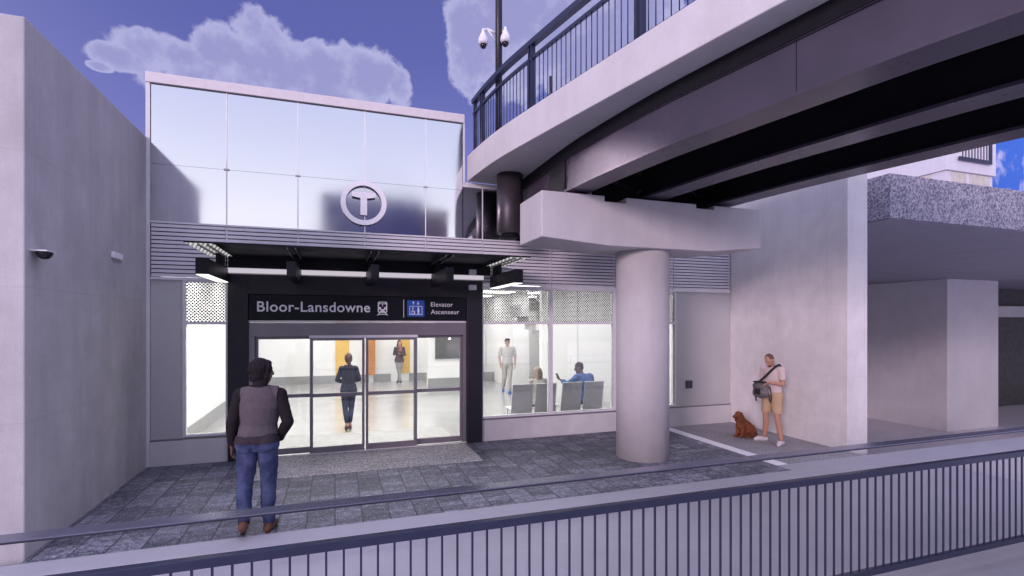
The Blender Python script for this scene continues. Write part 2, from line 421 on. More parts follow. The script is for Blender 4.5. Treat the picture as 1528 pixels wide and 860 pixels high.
ad = nt.nodes.new('ShaderNodeAddShader'); nt.links.new(bg1.outputs[0], ad.inputs[0]); nt.links.new(bg2.outputs[0], ad.inputs[1]); nt.links.new(ad.outputs[0], wo.inputs[0])

sl = bpy.data.lights.new('sun', 'SUN'); so = bpy.data.objects.new('sun', sl); COL.objects.link(so)
sl.energy = 1.75; sl.angle = R(12); sl.color = (1.0, 0.765, 0.90)
sd = Vector((-SUN_AZ.x * math.cos(SUN_EL), -SUN_AZ.y * math.cos(SUN_EL), -math.sin(SUN_EL)))
so.rotation_euler = sd.to_track_quat('-Z', 'Y').to_euler()

# ------------------------------------------------------------------ ground
YF = 9.47
XL, XR = -2.79, 8.55
LOW = -2.34
MB().box(-60, 9.6, -60, 5.69, LOW - 0.3, -0.10).build('lower_pavement', 'lightpave', kind='structure')
MB().box(XL, 6.62, 6.03, YF, -0.5, 0.0).build('paved_forecourt', 'pave', kind='structure')
MB().box(6.84, XR, 6.31, YF, -0.5, 0.0).build('speckled_pavement', 'speckle', kind='structure')
kb = MB().box(-60, 6.62, 5.69, 6.03, -0.5, 0.004)
kb.box(6.62, 17, 5.69, 6.31, LOW - 0.2, 0.004)
kb.build('plaza_kerb', 'kerb', kind='structure', bevel=0.006)
MB().box(6.62, 6.84, 6.312, YF, -0.5, 0.006).build('white_kerb_strip', 'logo', kind='structure', bevel=0.004)
MB().box(-1.2, 2.30, 8.12, YF - 0.06, -0.02, 0.012).build('entrance_apron', 'apron', kind='structure', bevel=0.004)
MB().box(9.605, 400, -60, 600, LOW - 0.5, LOW).box(-400, 9.60, 14.1, 600, LOW - 0.5, LOW).build('street_ground', 'streetpave', kind='structure')
MB().box(-400, 400, -300, -60, -0.9, -0.11).build('far_ground', 'lightpave', kind='structure')

# ------------------------------------------------------------------ neighbouring building at the left
t = thing('concrete_building', 'tall blank pale concrete building at the left with bare side wall', 'building', (-5.5, 9, 0))
MB().box(-30, XL, 6.12, 14.0, -0.5, 5.17).build('wall', 'wall2', t, bevel=0.012)
MB().box(-29.9, XL - 0.12, 6.24, 13.9, 5.17, 5.20).build('roof', 'soffit', t)

d = thing('dome_camera', 'small black dome security camera on bare concrete side wall', 'camera', (XL, 6.27, 2.92))
MB().box(XL, XL + 0.14, 6.19, 6.37, 2.955, 2.967).build('bracket', 'camwhite', d)
MB().lathe((XL + 0.085, 6.275, 2.955), [(0.068, 0), (0.066, -0.02), (0.055, -0.048), (0.032, -0.068), (0.004, -0.075)]).build('dome', 'camblack', d)
d = thing('wall_light', 'small white rectangular light box on the bare concrete side wall', 'wall light', (XL, 8.27, 3.17))
MB().box(XL, XL + 0.035, 8.10, 8.42, 3.12, 3.20).build('housing', 'logo', d, bevel=0.008)
MB().box(XL + 0.01, XL + 0.030, 8.12, 8.40, 3.114, 3.12).build('diffuser', 'camwhite', d)

# ------------------------------------------------------------------ the station
st = thing('station_building', 'glass and metal station entrance building with bright interior and dark door portal', 'building', (2.9, YF, 0))
B0, B1 = YF + 0.10, 20.4      # interior depth
# shell
sh = MB()
sh.box(-2.78, XR, B1, B1 + 0.2, 0, 4.85)
sh.box(-2.78, -2.62, B0, B1, 0, 4.85)
sh.box(XR - 0.15, XR, B0 + 1.2, B1, 0, 4.85)
sh.build('interior_wall', 'inwall', st)
MB().box(-2.78, XR, YF + 0.02, B1, -0.4, 0.0).build('floor', 'infloor', st)
MB().box(-2.62, XR - 0.15, B0 + 0.02, B1, 3.30, 3.36).build('ceiling', 'inwall', st)
rf = MB().box(-2.78, XR, YF + 0.08, B1 + 0.2, 4.85, 4.92)
rf.box(-2.78, 2.26, YF + 0.08, 13.0, 4.925, 6.02)
rf.build('roof', 'soffit', st)
MB().box(-2.80, 2.31, YF - 0.05, 13.05, 6.03, 6.19).build('coping', 'coping', st, bevel=0.008)
MB().box(-2.80, -2.742, YF - 0.03, YF + 0.1, 0.0, 6.028).build('corner_trim', 'white_metal', st)
MB().box(2.285, 2.315, YF - 0.035, YF + 0.1, 4.90, 6.028).build('edge_trim', 'white_metal', st)
# mirror glass panels
XS = [-2.74, -1.68, -0.60, 0.50, 1.58, 2.28]
ROWS = [(3.863, 4.768), (4.772, 6.02)]
for i in range(5):
    for z0, z1 in ROWS:
        MB().box(XS[i] + 0.004, XS[i + 1] - 0.004, YF, YF + 0.03, z0, z1).build('glass_panel', 'spandrel', st)
for a, b in ((2.292, 2.664), (2.676, 4.085), (4.095, 5.535), (5.545, 6.975), (6.985, 8.53)):
    MB().box(a, b, YF, YF + 0.03, 3.863, 4.83).build('glass_panel', 'spandrel', st)
for x in XS[1:5]:
    MB().box(x - 0.008, x + 0.008, YF - 0.012, YF + 0.02, 3.40, 6.02).build('joint_strip', 'logo', st)
    m_ = MB()
    m_.box(x - 0.04, x + 0.04, YF - 0.022, YF - 0.013, 4.757, 4.783)
    m_.build('glass_clamp', 'chair', st)
for x in (2.67, 4.09, 5.54, 6.98):
    MB().box(x - 0.009, x + 0.009, YF - 0.012, YF + 0.02, 2.93, 4.82).build('joint_strip', 'white_metal', st)
MB().box(2.28, 8.53, YF - 0.02, YF + 0.1, 4.83, 4.92).build('roof_edge', 'white_metal', st)
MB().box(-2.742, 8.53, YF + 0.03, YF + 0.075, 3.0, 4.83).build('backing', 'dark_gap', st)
# louvre band: slats in modules
LX = [-2.735, -1.68, -0.60, 0.50, 1.58, 2.67, 4.09, 5.54, 6.98, 8.53]
for a, b in zip(LX[:-1], LX[1:]):
    lv = MB()
    n = 13; z0, z1 = 2.985, 3.835
    p = (z1 - z0) / n
    for k in range(n):
        z = z0 + k * p
        # a slat: upright face with a shadow gap below
        lv.prism([(YF - 0.032, z + 0.006), (YF - 0.032, z + p - 0.014), (YF + 0.004, z + p - 0.004), (YF + 0.004, z + 0.006)], 0, a + 0.011, b - 0.011)
    lv.build('louvre_panel', 'louvre', st)
MB().box(-2.735, 8.53, YF - 0.04, YF + 0.03, 3.836, 3.862).build('louvre_rail', 'white_metal', st)
MB().box(-2.735, -1.65, YF - 0.04, YF + 0.08, 2.945, 2.984).build('louvre_rail', 'white_metal', st)
MB().box(2.64, 8.53, YF - 0.04, YF + 0.08, 2.945, 2.984).build('louvre_rail', 'white_metal', st)
# plinths
MB().box(-2.74, -1.652, YF - 0.05, YF + 0.25, 0, 0.39).build('plinth', 'plinth', st, bevel=0.006)
MB().box(2.642, 8.548, YF - 0.05, YF + 0.25, 0, 0.40).build('plinth', 'plinth', st, bevel=0.006)
# glazing bays
def bay(x0, x1, first, last, sill=0.42, top=2.945):
    fr = MB(); w_ = 0.035
    fr.box(x0, x0 + w_, YF - 0.03, YF + 0.09, sill, top)
    fr.box(x1 - w_, x1, YF - 0.03, YF + 0.09, sill, top)
    fr.box(x0 + w_, x1 - w_, YF - 0.03, YF + 0.09, sill, sill + 0.045)
    fr.box(x0 + w_, x1 - w_, YF - 0.03, YF + 0.09, 2.235, 2.28)
    fr.box(x0 + w_, x1 - w_, YF - 0.03, YF + 0.09, top - 0.03, top)
    f = fr.build('window', 'white_metal', st)
    MB().box(x0 + w_, x1 - w_, YF + 0.02, YF + 0.032, sill + 0.045, 2.235).build('pane', 'glass', f)
    MB().box(x0 + w_, x1 - w_, YF + 0.02, YF + 0.032, 2.28, top - 0.03).build('dotted_pane', 'frit', f)
    MB().box(x0 - 0.0, x1 + 0.0, YF - 0.045, YF + 0.0 - 0.032, sill - 0.018, sill + 0.012).build('sill', 'doorframe', f)
bay(-2.30, -1.655, 0, 0)
bay(2.645, 4.085, 0, 0); bay(4.087, 5.535, 0, 0); bay(5.537, 7.06, 0, 0)
MB().box(-2.735, -2.305, YF - 0.01, YF + 0.06, 0.41, 2.94).build('blank_panel', 'panel', st)
MB().box(-2.74, -2.302, YF - 0.045, YF - 0.012, 0.392, 0.418).build('sill', 'doorframe', st)
MB().box(7.065, 8.53, YF - 0.01, YF + 0.06, 0.425, 2.94).build('blank_panel', 'panel', st)
MB().box(7.065, 8.53, YF - 0.045, YF - 0.012, 0.402, 0.424).build('sill', 'doorframe', st)
MB().box(7.32, 7.48, YF - 0.05, YF - 0.012, 0.82, 0.99).build('service_box', 'girder', st, bevel=0.006)
# portal
pt = MB()
pt.box(-1.65, -1.352, YF - 0.10, YF + 0.16, 0, 3.06)
pt.box(2.342, 2.64, YF - 0.10, YF + 0.16, 0, 3.06)
pt.box(-1.352, 2.342, YF - 0.10, YF + 0.16, 2.735, 3.06)
pt.box(-1.352, 2.342, YF - 0.04, YF + 0.16, 2.30, 2.735)
pt.build('portal_frame', 'portal', st, bevel=0.005)
MB().box(-1.352, 2.342, YF - 0.03, YF + 0.07, 2.265, 2.298).build('header_trim', 'white_metal', st)
dh = MB().box(-1.35, 2.34, YF - 0.05, YF + 0.12, 2.03, 2.262)
dh.box(-1.35, -1.262, YF - 0.05, YF + 0.12, 0.012, 2.03); dh.box(2.285, 2.34, YF - 0.05, YF + 0.12, 0.012, 2.03)
dh.build('door_frame', 'doorframe', st, bevel=0.003)
MB().box(-1.35, 2.34, YF - 0.09, YF - 0.051, 0.013, 0.024).build('threshold', 'coping', st)
def leaf(x0, x1, dy_, sw=0.044, top=2.0):
    f = MB(); y0, y1 = YF + dy_ - 0.02, YF + dy_ + 0.025
    f.box(x0, x0 + sw, y0, y1, 0.02, top); f.box(x1 - sw, x1, y0, y1, 0.02, top)
    f.box(x0 + sw, x1 - sw, y0, y1, 0.02, 0.12); f.box(x0 + sw, x1 - sw, y0, y1, top - 0.045, top)
    f.box(x0 + sw, x1 - sw, y0, y1, 0.98, 1.04)
    o = f.build('sliding_door', 'doorframe', st, bevel=0.003)
    MB().box(x0 + sw, x1 - sw, YF + dy_, YF + dy_ + 0.01, 0.12, 0.98).build('pane', 'glass', o)
    MB().box(x0 + sw, x1 - sw, YF + dy_, YF + dy_ + 0.01, 1.04, top - 0.045).build('pane', 'glass', o)
leaf(-1.26, -0.36, 0.06, top=2.028); leaf(-0.41, 0.495, -0.02); leaf(0.515, 1.42, -0.02); leaf(1.37, 2.283, 0.06, top=2.028)
MB().box(-0.42, 1.43, YF - 0.062, YF - 0.051, 2.0, 2.045).build('door_track', 'white_metal', st)
MB().box(-1.66, 2.65, YF - 0.16, YF - 0.11, 3.075, 3.15).build('reflection_bar', 'bar', st, bevel=0.004)  # glowing strip added in place of a reflection on the header
for z in (2.93, 3.22):
    MB().box(2.36, 2.50, YF - 0.20, YF - 0.115, z - 0.055, z + 0.04).build('junction_box', 'white_metal', st, bevel=0.006)

# ------------------------------------------------------------------ interior of the station (behind its own glass)
def inner(name, m, *b, bevel=0.0): return MB().box(*b).build(name, m, st, bevel=bevel)
for x0, x1 in ((-2.62, 0.16), (0.52, 1.22), (1.40, 2.05), (2.75, 4.6)):
    inner('base_panel', 'inbase', x0, x1, B1 - 0.03, B1 - 0.005, 0, 0.30)
inner('wall_panel', 'yellow', 0.02, 0.50, B1 - 0.05, B1 - 0.006, 0.31, 3.28)
inner('wall_panel', 'orange', 1.20, 1.44, B1 - 0.35, B1 - 0.006, 0.31, 3.28)
inner('wall_panel', 'yellow', 2.44, 2.78, B1 - 0.05, B1 - 0.006, 0.31, 3.28)
inner('base_panel', 'inbase', -2.618, -2.60, B0 + 0.1, B1 - 0.05, 0, 0.30)
inner('partition_wall', 'inwall', 3.05, 4.70, 17.8, 18.0, 0, 3.29)
inner('base_panel', 'inbase', 3.05, 4.70, 17.77, 17.798, 0, 0.34)
inner('partition_wall', 'inwall', 5.9, 6.5, 17.0, 20.3, 0, 3.29)
inner('partition_wall', 'inwall', 5.36, XR - 0.16, 13.0, 13.2, 0, 3.29)
inner('wall_post', 'white_metal', 6.42, 6.45, 12.97, 12.998, 0, 3.29)
inner('base_panel', 'inbase', 4.9, 5.88, 19.2, 19.3, 0, 0.36)
inner('entrance_mat', 'matting', -1.15, 2.2, B0 + 0.2, B0 + 1.5, 0.001, 0.006)
for x in (-2.3, -0.7, 0.9, 2.7, 4.5, 6.3):
    for y in (9.75, 11.2, 13.4, 15.9, 18.4):
        inner('ceiling_light', 'door_spill_light' if y < 10 and -1 < x < 2 else 'ceil_light', x, x + 1.1, y, y + 0.7, 3.285, 3.298)  # row just inside the doors added to light the apron
bd = thing('display_board', 'large dark grey display board high on white interior wall', 'display board', (3.9, 17.78, 1.0))
MB().box(3.30, 4.60, 17.735, 17.775, 1.02, 2.7).build('panel', 'board', bd, bevel=0.004)
MB().cyl((3.80, 17.733, 1.72), (3.80, 17.70, 1.72), 0.028, n=12).build('indicator', 'ceil_light', bd)

s_ = thing('staircase', 'pale interior staircase with dark handrail rising behind the window', 'staircase', (6.6, 14.6, 0))
sm = MB()
for k in range(14):
    sm.box(8.3 - k * 0.24, 8.3 - (k - 1) * 0.24, 14.2, 15.2, 0.0 if k < 1 else k * 0.2 - 0.15, (k + 1) * 0.2)
sm.build('steps', 'plinth', s_)
MB().sweep([(Vector((8.4, 14.15, 0)), Vector((0, 1, 0))), (Vector((8.39, 14.15, 0)), Vector((0, 1, 0)))], [(0, 0.9), (0.04, 0.9), (0.04, 1.0), (0, 1.0)]).build('newel', 'chair', s_)
hr = MB(); hr.cyl((8.4, 14.16, 1.1), (5.2, 14.16, 3.7), 0.025); hr.cyl((8.4, 14.16, 0.75), (5.2, 14.16, 3.35), 0.02); hr.build('handrail', 'chair', s_)

# waiting chairs inside the window, backs to the glass
def waiting_chair(label, x, y):
    c = thing('waiting_chair', label, 'chair', (x, y, 0), 0, 'grey chairs inside the window')
    q = 0.235
    MB().prism([(y - 0.30, 0.98), (y - 0.275, 0.985), (y - 0.165, 0.36), (y - 0.19, 0.35)], 0, x - q, x + q).build('backrest', 'chair', c, bevel=0.006)
    MB().box(x - q, x + q, y - 0.18, y + 0.28, 0.42, 0.45).build('seat', 'chair', c, bevel=0.01)
    for sx in (-1, 1):
        MB().cyl((x + sx * 0.19, y + 0.2, 0), (x + sx * 0.19, y + 0.2, 0.42), 0.016, n=10).build('leg', 'chair', c)
        MB().cyl((x + sx * 0.19, y - 0.14, 0), (x + sx * 0.19, y - 0.14, 0.42), 0.016, n=10).build('leg', 'chair', c)
CH = [(3.72, 'empty grey waiting chair nearest the dark door portal'), (4.25, 'grey waiting chair behind the window bar under the person in beige'),
      (4.86, 'empty grey waiting chair just left of the seated person in blue'), (5.39, 'grey waiting chair nearest the round column, person in blue seated on it')]
CHY = 10.35
for x, l in CH: waiting_chair(l, x, CHY)

# ------------------------------------------------------------------ sign over the doors
sg = thing('station_sign', 'long dark station name sign with white lettering above the sliding doors', 'sign', (0.5, YF - 0.06, 2.51))
SY = YF - 0.075
MB().box(-1.345, 2.335, SY, YF - 0.041, 2.305, 2.73).build('board', 'sign', sg, bevel=0.003)
def put_text(txt, x, z, width, name, m='signwhite', bold=0.0, hgt=None):
    me = mesh_text(txt, 1.0, 0.0, 0.0)
    co = np.array([v.co[:] for v in me.vertices]); mn, mx = co.min(0), co.max(0)
    k = width / (mx[0] - mn[0]); bpy.data.meshes.remove(me)
    me = mesh_text(txt, k, bold, 0.002)
    xs = min(v.co.x for v in me.vertices)
    for v in me.vertices:
        X, Y_, Z_ = v.co
        v.co = (x + (X - xs) - sg.location.x, SY - 0.003 - Z_ - sg.location.y, z + Y_ - sg.location.z)
    me.materials.clear(); me.materials.append(M[m])
    o = bpy.data.objects.new(name, me); COL.objects.link(o); o.parent = sg
    return o
put_text('Bloor-Lansdowne', -1.22, 2.452, 1.80, 'station_name', bold=0.0030)
put_text('Elevator', 1.665, 2.562, 0.41, 'elevator_text', bold=0.0004)
put_text('Ascenseur', 1.665, 2.425, 0.53, 'french_text')
def flat(mb_, name, m, dy_=0.0): return mb_.build(name, m, sg)
def ring_poly(cx, cz, r, n=20, a0=0, a1=2 * math.pi): return [(cx + r * math.cos(a0 + (a1 - a0) * i / n), cz + r * math.sin(a0 + (a1 - a0) * i / n)) for i in range(n + (0 if abs(a1 - a0 - 2 * math.pi) < 1e-6 else 1))]
# train pictogram
cx_, z0_ = 0.80, 2.395
tm = MB()
def bx2(x0, x1, z0, z1, y0=0.002, y1=0.006): tm.box(x0, x1, SY - y1, SY - y0 + 0.001, z0, z1)
def rbox(x0, x1, z0, z1, r):
    p = []
    for (ax, az_, s0) in ((x1 - r, z1 - r, 0), (x0 + r, z1 - r, 1), (x0 + r, z0 + r, 2), (x1 - r, z0 + r, 3)):
        p += [(ax + r * math.cos(s0 * math.pi / 2 + i * math.pi / 8), az_ + r * math.sin(s0 * math.pi / 2 + i * math.pi / 8)) for i in range(5)]
    return p
tm.prism(rbox(cx_ - 0.082, cx_ + 0.082, z0_ + 0.045, z0_ + 0.245, 0.03), 1, SY - 0.005, SY - 0.001)
tm.add([(cx_ - 0.055, SY - 0.004, z0_ + 0.05), (cx_ - 0.035, SY - 0.004, z0_ + 0.05), (cx_ - 0.075, SY - 0.004, z0_), (cx_ - 0.098, SY - 0.004, z0_)], [(0, 1, 2, 3)])
tm.add([(cx_ + 0.055, SY - 0.004, z0_ + 0.05), (cx_ + 0.035, SY - 0.004, z0_ + 0.05), (cx_ + 0.075, SY - 0.004, z0_), (cx_ + 0.098, SY - 0.004, z0_)], [(0, 1, 2, 3)])
bx2(cx_ - 0.07, cx_ + 0.07, z0_ + 0.012, z0_ + 0.026)
tm.build('train_pictogram', 'signwhite', sg)
td = MB()
for a, b, c, e in ((-0.06, -0.006, 0.15, 0.20), (0.006, 0.06, 0.15, 0.20), (-0.045, 0.045, 0.215, 0.228)):
    td.box(cx_ + a, cx_ + b, SY - 0.008, SY - 0.006, z0_ + c, z0_ + e)
td.prism(ring_poly(cx_ - 0.05, z0_ + 0.085, 0.017, 14), 1, SY - 0.008, SY - 0.006)
td.prism(ring_poly(cx_ + 0.05, z0_ + 0.085, 0.017, 14), 1, SY - 0.008, SY - 0.006)
td.prism(ring_poly(cx_, z0_ + 0.135, 0.026, 14), 1, SY - 0.0085, SY - 0.0065)
td.build('train_windows', 'sign', sg)
MB().box(1.168, 1.176, SY - 0.004, SY + 0.001, 2.36, 2.68).build('divider', 'signwhite', sg)
eb = MB().prism(rbox(1.235, 1.545, 2.375, 2.672, 0.02), 1, SY - 0.006, SY - 0.001).build('elevator_pictogram', 'signblue', sg)
em = MB()
X0, X1, Z0, Z1 = 1.275, 1.505, 2.41, 2.568
for b in ((X0, X1, Z0, Z0 + 0.008), (X0, X1, Z1 - 0.008, Z1), (X0, X0 + 0.008, Z0 + 0.008, Z1 - 0.008), (X1 - 0.008, X1, Z0 + 0.008, Z1 - 0.008)):
    em.box(b[0], b[1], SY - 0.010, SY - 0.0065, b[2], b[3])
# person and wheelchair user, arrows
em.prism(ring_poly(1.435, 2.535, 0.014, 12), 1, SY - 0.010, SY - 0.0065); em.box(1.418, 1.452, SY - 0.010, SY - 0.0065, 2.462, 2.518); em.box(1.421, 1.433, SY - 0.010, SY - 0.0065, 2.42, 2.462); em.box(1.437, 1.449, SY - 0.010, SY - 0.0065, 2.42, 2.462)
em.prism(ring_poly(1.335, 2.535, 0.012, 12), 1, SY - 0.010, SY - 0.0065); em.box(1.330, 1.341, SY - 0.010, SY - 0.0065, 2.475, 2.520); em.box(1.330, 1.368, SY - 0.0102, SY - 0.0067, 2.468, 2.478); em.box(1.362, 1.374, SY - 0.0101, SY - 0.0066, 2.425, 2.468)
rr = ring_poly(1.335, 2.45, 0.030, 16); r2 = ring_poly(1.335, 2.45, 0.022, 16)
for i in range(16):
    j = (i + 1) % 16; em.add([(rr[i][0], SY - 0.0095, rr[i][1]), (rr[j][0], SY - 0.0095, rr[j][1]), (r2[j][0], SY - 0.0095, r2[j][1]), (r2[i][0], SY - 0.0095, r2[i][1])], [(0, 1, 2, 3)])
for x, u in ((1.345, 1), (1.43, -1)):
    zc = 2.622; em.box(x - 0.006, x + 0.006, SY - 0.010, SY - 0.0065, zc - 0.026, zc + 0.026)
    em.prism([(x - 0.022, zc + u * 0.004), (x + 0.022, zc + u * 0.004), (x, zc + u * 0.036)], 1, SY - 0.0105, SY - 0.0068)
em.build('elevator_figures', 'signwhite', eb)

# round T emblem standing proud of the mirror glass
tg = thing('transit_emblem', 'round white letter T emblem mounted on the mirror glass', 'emblem', (0.48, YF - 0.05, 4.375))
def annulus(cx, cz, ro, ri, y0, y1, n=56):
    m_ = MB(); vs = []
    for y in (y0, y1):
        for r_ in (ro, ri):
            vs += [(cx + r_ * math.cos(2 * math.pi * i / n), y, cz + r_ * math.sin(2 * math.pi * i / n)) for i in range(n)]
    fs = []
    for i in range(n):
        j = (i + 1) % n
        fs += [(i, j, n + j, n + i), (2 * n + i, 3 * n + i, 3 * n + j, 2 * n + j), (i, 2 * n + i, 2 * n + j, j), (n + i, n + j, 3 * n + j, 3 * n + i)]
    return m_.add(vs, fs)
annulus(0.48, 4.375, 0.390, 0.305, YF - 0.09, YF - 0.045).build('ring', 'logo', tg)
MB().prism([(0.28, 4.56), (0.68, 4.56), (0.68, 4.48), (0.535, 4.455), (0.535, 4.16), (0.425, 4.16), (0.425, 4.455), (0.28, 4.48)], 1, YF - 0.088, YF - 0.045).build('letter', 'logo', tg, bevel=0.002)
br = MB()
for a in (0.4, 1.57, 2.7, 4.0, 5.4): br.cyl((0.48 + 0.34 * math.cos(a), YF - 0.046, 4.375 + 0.34 * math.sin(a)), (0.48 + 0.34 * math.cos(a), YF, 4.375 + 0.34 * math.sin(a)), 0.012, n=8)
br.cyl((0.48, YF - 0.046, 4.3), (0.48, YF, 4.3), 0.012, n=8)
br.build('fixing', 'chair', tg)

# ------------------------------------------------------------------ canopy over the doors
cn = thing('entrance_canopy', 'dark steel canopy on five arms projecting above the sliding doors', 'canopy', (0.57, YF, 3.1))
CY = 7.97
MB().box(-1.58, 2.72, CY, YF - 0.045, 3.345, 3.36).build('soffit', 'steel', cn)
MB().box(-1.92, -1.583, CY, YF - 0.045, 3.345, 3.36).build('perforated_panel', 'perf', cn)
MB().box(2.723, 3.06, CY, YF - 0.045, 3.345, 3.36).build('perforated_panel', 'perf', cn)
MB().box(-1.93, 3.07, CY - 0.012, CY - 0.001, 3.343, 3.366).build('edge_strip', 'steel', cn)
for i, x in enumerate((-1.712, -0.595, 0.57, 1.717, 2.865)):
    hw = 0.08 if i in (0, 4) else 0.06
    o = MB().box(x - hw, x + hw, CY, YF - 0.11, 2.925, 3.14).build('arm', 'steel', cn, bevel=0.004)
    for sx in (-1, 1):
        MB().box(x + sx * 0.055 - 0.007, x + sx * 0.055 + 0.007, CY + 0.02, YF - 0.12, 3.315, 3.343).build('rib', 'doorframe', o)
    if i in (0, 4):
        MB().box(x - hw + 0.006, x + hw - 0.006, CY + 0.01, YF - 0.12, 2.914, 2.923).build('light_strip', 'led', o)
for x in (-1.712, -0.595, 0.57, 1.717, 2.865):
    MB().box(x - 0.03, x + 0.03, YF - 0.5, YF - 0.12, 3.142, 3.343).build('hanger', 'steel', cn)
MB().box(-1.63, 2.78, YF - 0.155, YF - 0.11, 3.16, 3.34).build('wall_channel', 'steel', cn)

# ------------------------------------------------------------------ footbridge
FP = [(9.43, 2.36), (8.8, 2.405), (8.0, 2.50), (7.25, 2.645), (6.25, 2.86), (5.3, 3.07), (4.45, 3.26), (3.45, 3.49), (2.4, 3.77), (1.2, 4.12), (-1, 4.9), (-4, 6.3), (-9, 9.2)]
GP = [(9.35, 3.31), (8.4, 3.30), (7.7, 3.30), (7.0, 3.31), (6.3, 3.36), (5.3, 3.475), (4.7, 3.57), (4.0, 3.71), (3.4, 3.83), (2.8, 3.95), (2.3, 4.08), (1.2, 4.42), (-1, 5.2), (-4, 6.6), (-9, 9.5)]
def catmull(P, n=6):
    P = [Vector((x, y, 0)) for y, x in P]; P = [P[0] * 2 - P[1]] + P + [P[-1] * 2 - P[-2]]
    out = []
    for i in range(1, len(P) - 2):
        a, b, c, d_ = P[i - 1:i + 3]
        for k in range(n):
            t_ = k / n
            out.append(0.5 * ((2 * b) + (c - a) * t_ + (2 * a - 5 * b + 4 * c - d_) * t_ ** 2 + (3 * b - a - 3 * c + d_) * t_ ** 3))
    out.append(P[-2].copy()); return out
def even(path, n):
    for _ in range(n): path = [path[0]] + [(path[i - 1] + path[i] * 2 + path[i + 1]) / 4 for i in range(1, len(path) - 1)] + [path[-1]]
    return path
path = even(catmull(FP), 4); gpath = even(catmull(GP), 8)
def normals(P):
    o = []
    for i in range(len(P)):
        t_ = (P[min(i + 1, len(P) - 1)] - P[max(i - 1, 0)]).normalized()
        n_ = Vector((-t_.y, t_.x, 0))        # to the right of someone looking along +Y, i.e. away from the camera side
        if n_.x < 0: n_ = -n_
        o.append((P[i], n_))
    return o
PN = normals(path); GN = normals(gpath)
bg = thing('footbridge', 'curved concrete footbridge on dark steel girders sweeping overhead to the station', 'bridge', (4.5, 6.0, 4.25))
W = 4.1
MB().sweep(PN, [(0, 4.93), (W, 4.93), (W, 5.41), (0, 5.41)]).build('deck', 'fascia', bg, bevel=0.012)
for k in range(3):
    o = 1.37 * k; fw = 0.37
    ends = GN[1:]
    sec = [(o, 4.25), (o + fw, 4.25), (o + fw, 4.285), (o + fw / 2 + 0.012, 4.285), (o + fw / 2 + 0.012, 4.86), (o + fw, 4.86), (o + fw, 4.926), (o, 4.926), (o, 4.86), (o + fw / 2 - 0.012, 4.86), (o + fw / 2 - 0.012, 4.285), (o, 4.285)]
    if k == 0:   # the outer beam has its web near the outer edge
        sec = [(o, 4.25), (o + fw, 4.25), (o + fw, 4.285), (o + 0.05, 4.285), (o + 0.05, 4.74), (o + fw, 4.74), (o + fw, 4.745), (o, 4.745), (o, 4.74), (o + 0.025, 4.74), (o + 0.025, 4.285), (o, 4.285)]
    if k == 0: g = MB().sweep(ends, sec).build('girder', 'girder', bg)
    else:
        g = MB().sweep(ends, [(o + fw / 2 - 0.012, 4.287), (o + fw / 2 + 0.012, 4.287), (o + fw / 2 + 0.012, 4.918), (o + fw / 2 - 0.012, 4.918)]).build('girder', 'girder_shaded', bg)  # inner web takes the shaded copy of the paint
        MB().sweep(ends, [(o, 4.25), (o + fw, 4.25), (o + fw, 4.285), (o, 4.285)]).build('flange', 'girder', g)
    if k == 0: MB().sweep(ends, [(o - 0.01, 4.748), (o + fw, 4.748), (o + fw, 4.927), (o - 0.01, 4.927)]).build('shade_strip', 'dark_gap', bg)  # dark strip standing in for the shade under the deck edge
MB().sweep(GN[1:], [(0.38, 4.921), (3.25, 4.921), (3.25, 4.9285), (0.38, 4.9285)]).build('shade_sheet', 'girder_shaded', bg)  # dark sheet added between the girders, shade put into its colour
def at_y(y, o, PN=None):
    PN = PN or globals()['PN']
    for i in range(len(PN) - 1):
        a, b = PN[i], PN[i + 1]
        if (a[0].y - y) * (b[0].y - y) <= 0:
            t_ = (a[0].y - y) / (a[0].y - b[0].y); p = a[0].lerp(b[0], t_); n_ = a[1].lerp(b[1], t_).normalized(); return p + n_ * o, n_
pa, na = at_y(7.70, 0, GN); pb_, nb_ = at_y(7.12, 0, GN)
MB().prism([(pa.x, pa.y), (pa.x + 0.03, pa.y), (pb_.x + 0.03, pb_.y), (pb_.x, pb_.y)], 2, 4.287, 4.736).build('bearing_stiffener', 'girder_shaded', bg)  # plate in the shaded copy of the girder paint
for y in (3.45, -0.5):
    for k in range(3):
        o = 1.37 * k
        p, n_ = at_y(y, o, GN); tg_ = Vector((-n_.y, n_.x, 0)); th_ = 0.03 if y > 7 else 0.003
        wd = 0.18 if y > 7 else 0.026 if k == 0 else 0.0
        if not wd: continue
        c = [p + n_ * (0.005 if y > 7 else 0.022) + tg_ * th_, p + n_ * wd + tg_ * th_, p + n_ * wd - tg_ * th_, p + n_ * (0.005 if y > 7 else 0.022) - tg_ * th_]
        MB().prism([(q.x, q.y) for q in c], 2, 4.286, 4.738 if k == 0 else 4.858).build('stiffener' if y > 7 else 'splice', 'girder' if y > 7 else 'dark_gap', bg)
for y in (7.4, 1.5):
    for k in range(2):   # cross frames between the girders
        pa, n_ = at_y(y, 0.10 + 1.37 * k, GN); pb, _ = at_y(y, 1.37 * (k + 1) + 0.17, GN)
        MB().cyl((pa.x, pa.y, 4.45), (pb.x, pb.y, 4.8), 0.04, n=8).cyl((pa.x, pa.y, 4.8), (pb.x, pb.y, 4.45), 0.04, n=8).build('cross_brace', 'girder', bg)

# drum hanging below the deck end
dr = thing('steel_drum', 'dark steel cylinder below the bridge deck in front of the glass', 'steel drum', (2.98, 8.75, 3.85))
MB().lathe((2.98, 8.75, 3.86), [(0.02, 0.0), (0.215, 0.0), (0.235, 0.02), (0.235, 1.068)], 36).build('shell', 'drum', dr)
MB().lathe((2.98, 8.75, 3.80), [(0.16, 0.0), (0.16, 0.058)], 28).build('outlet', 'dark_gap', dr)

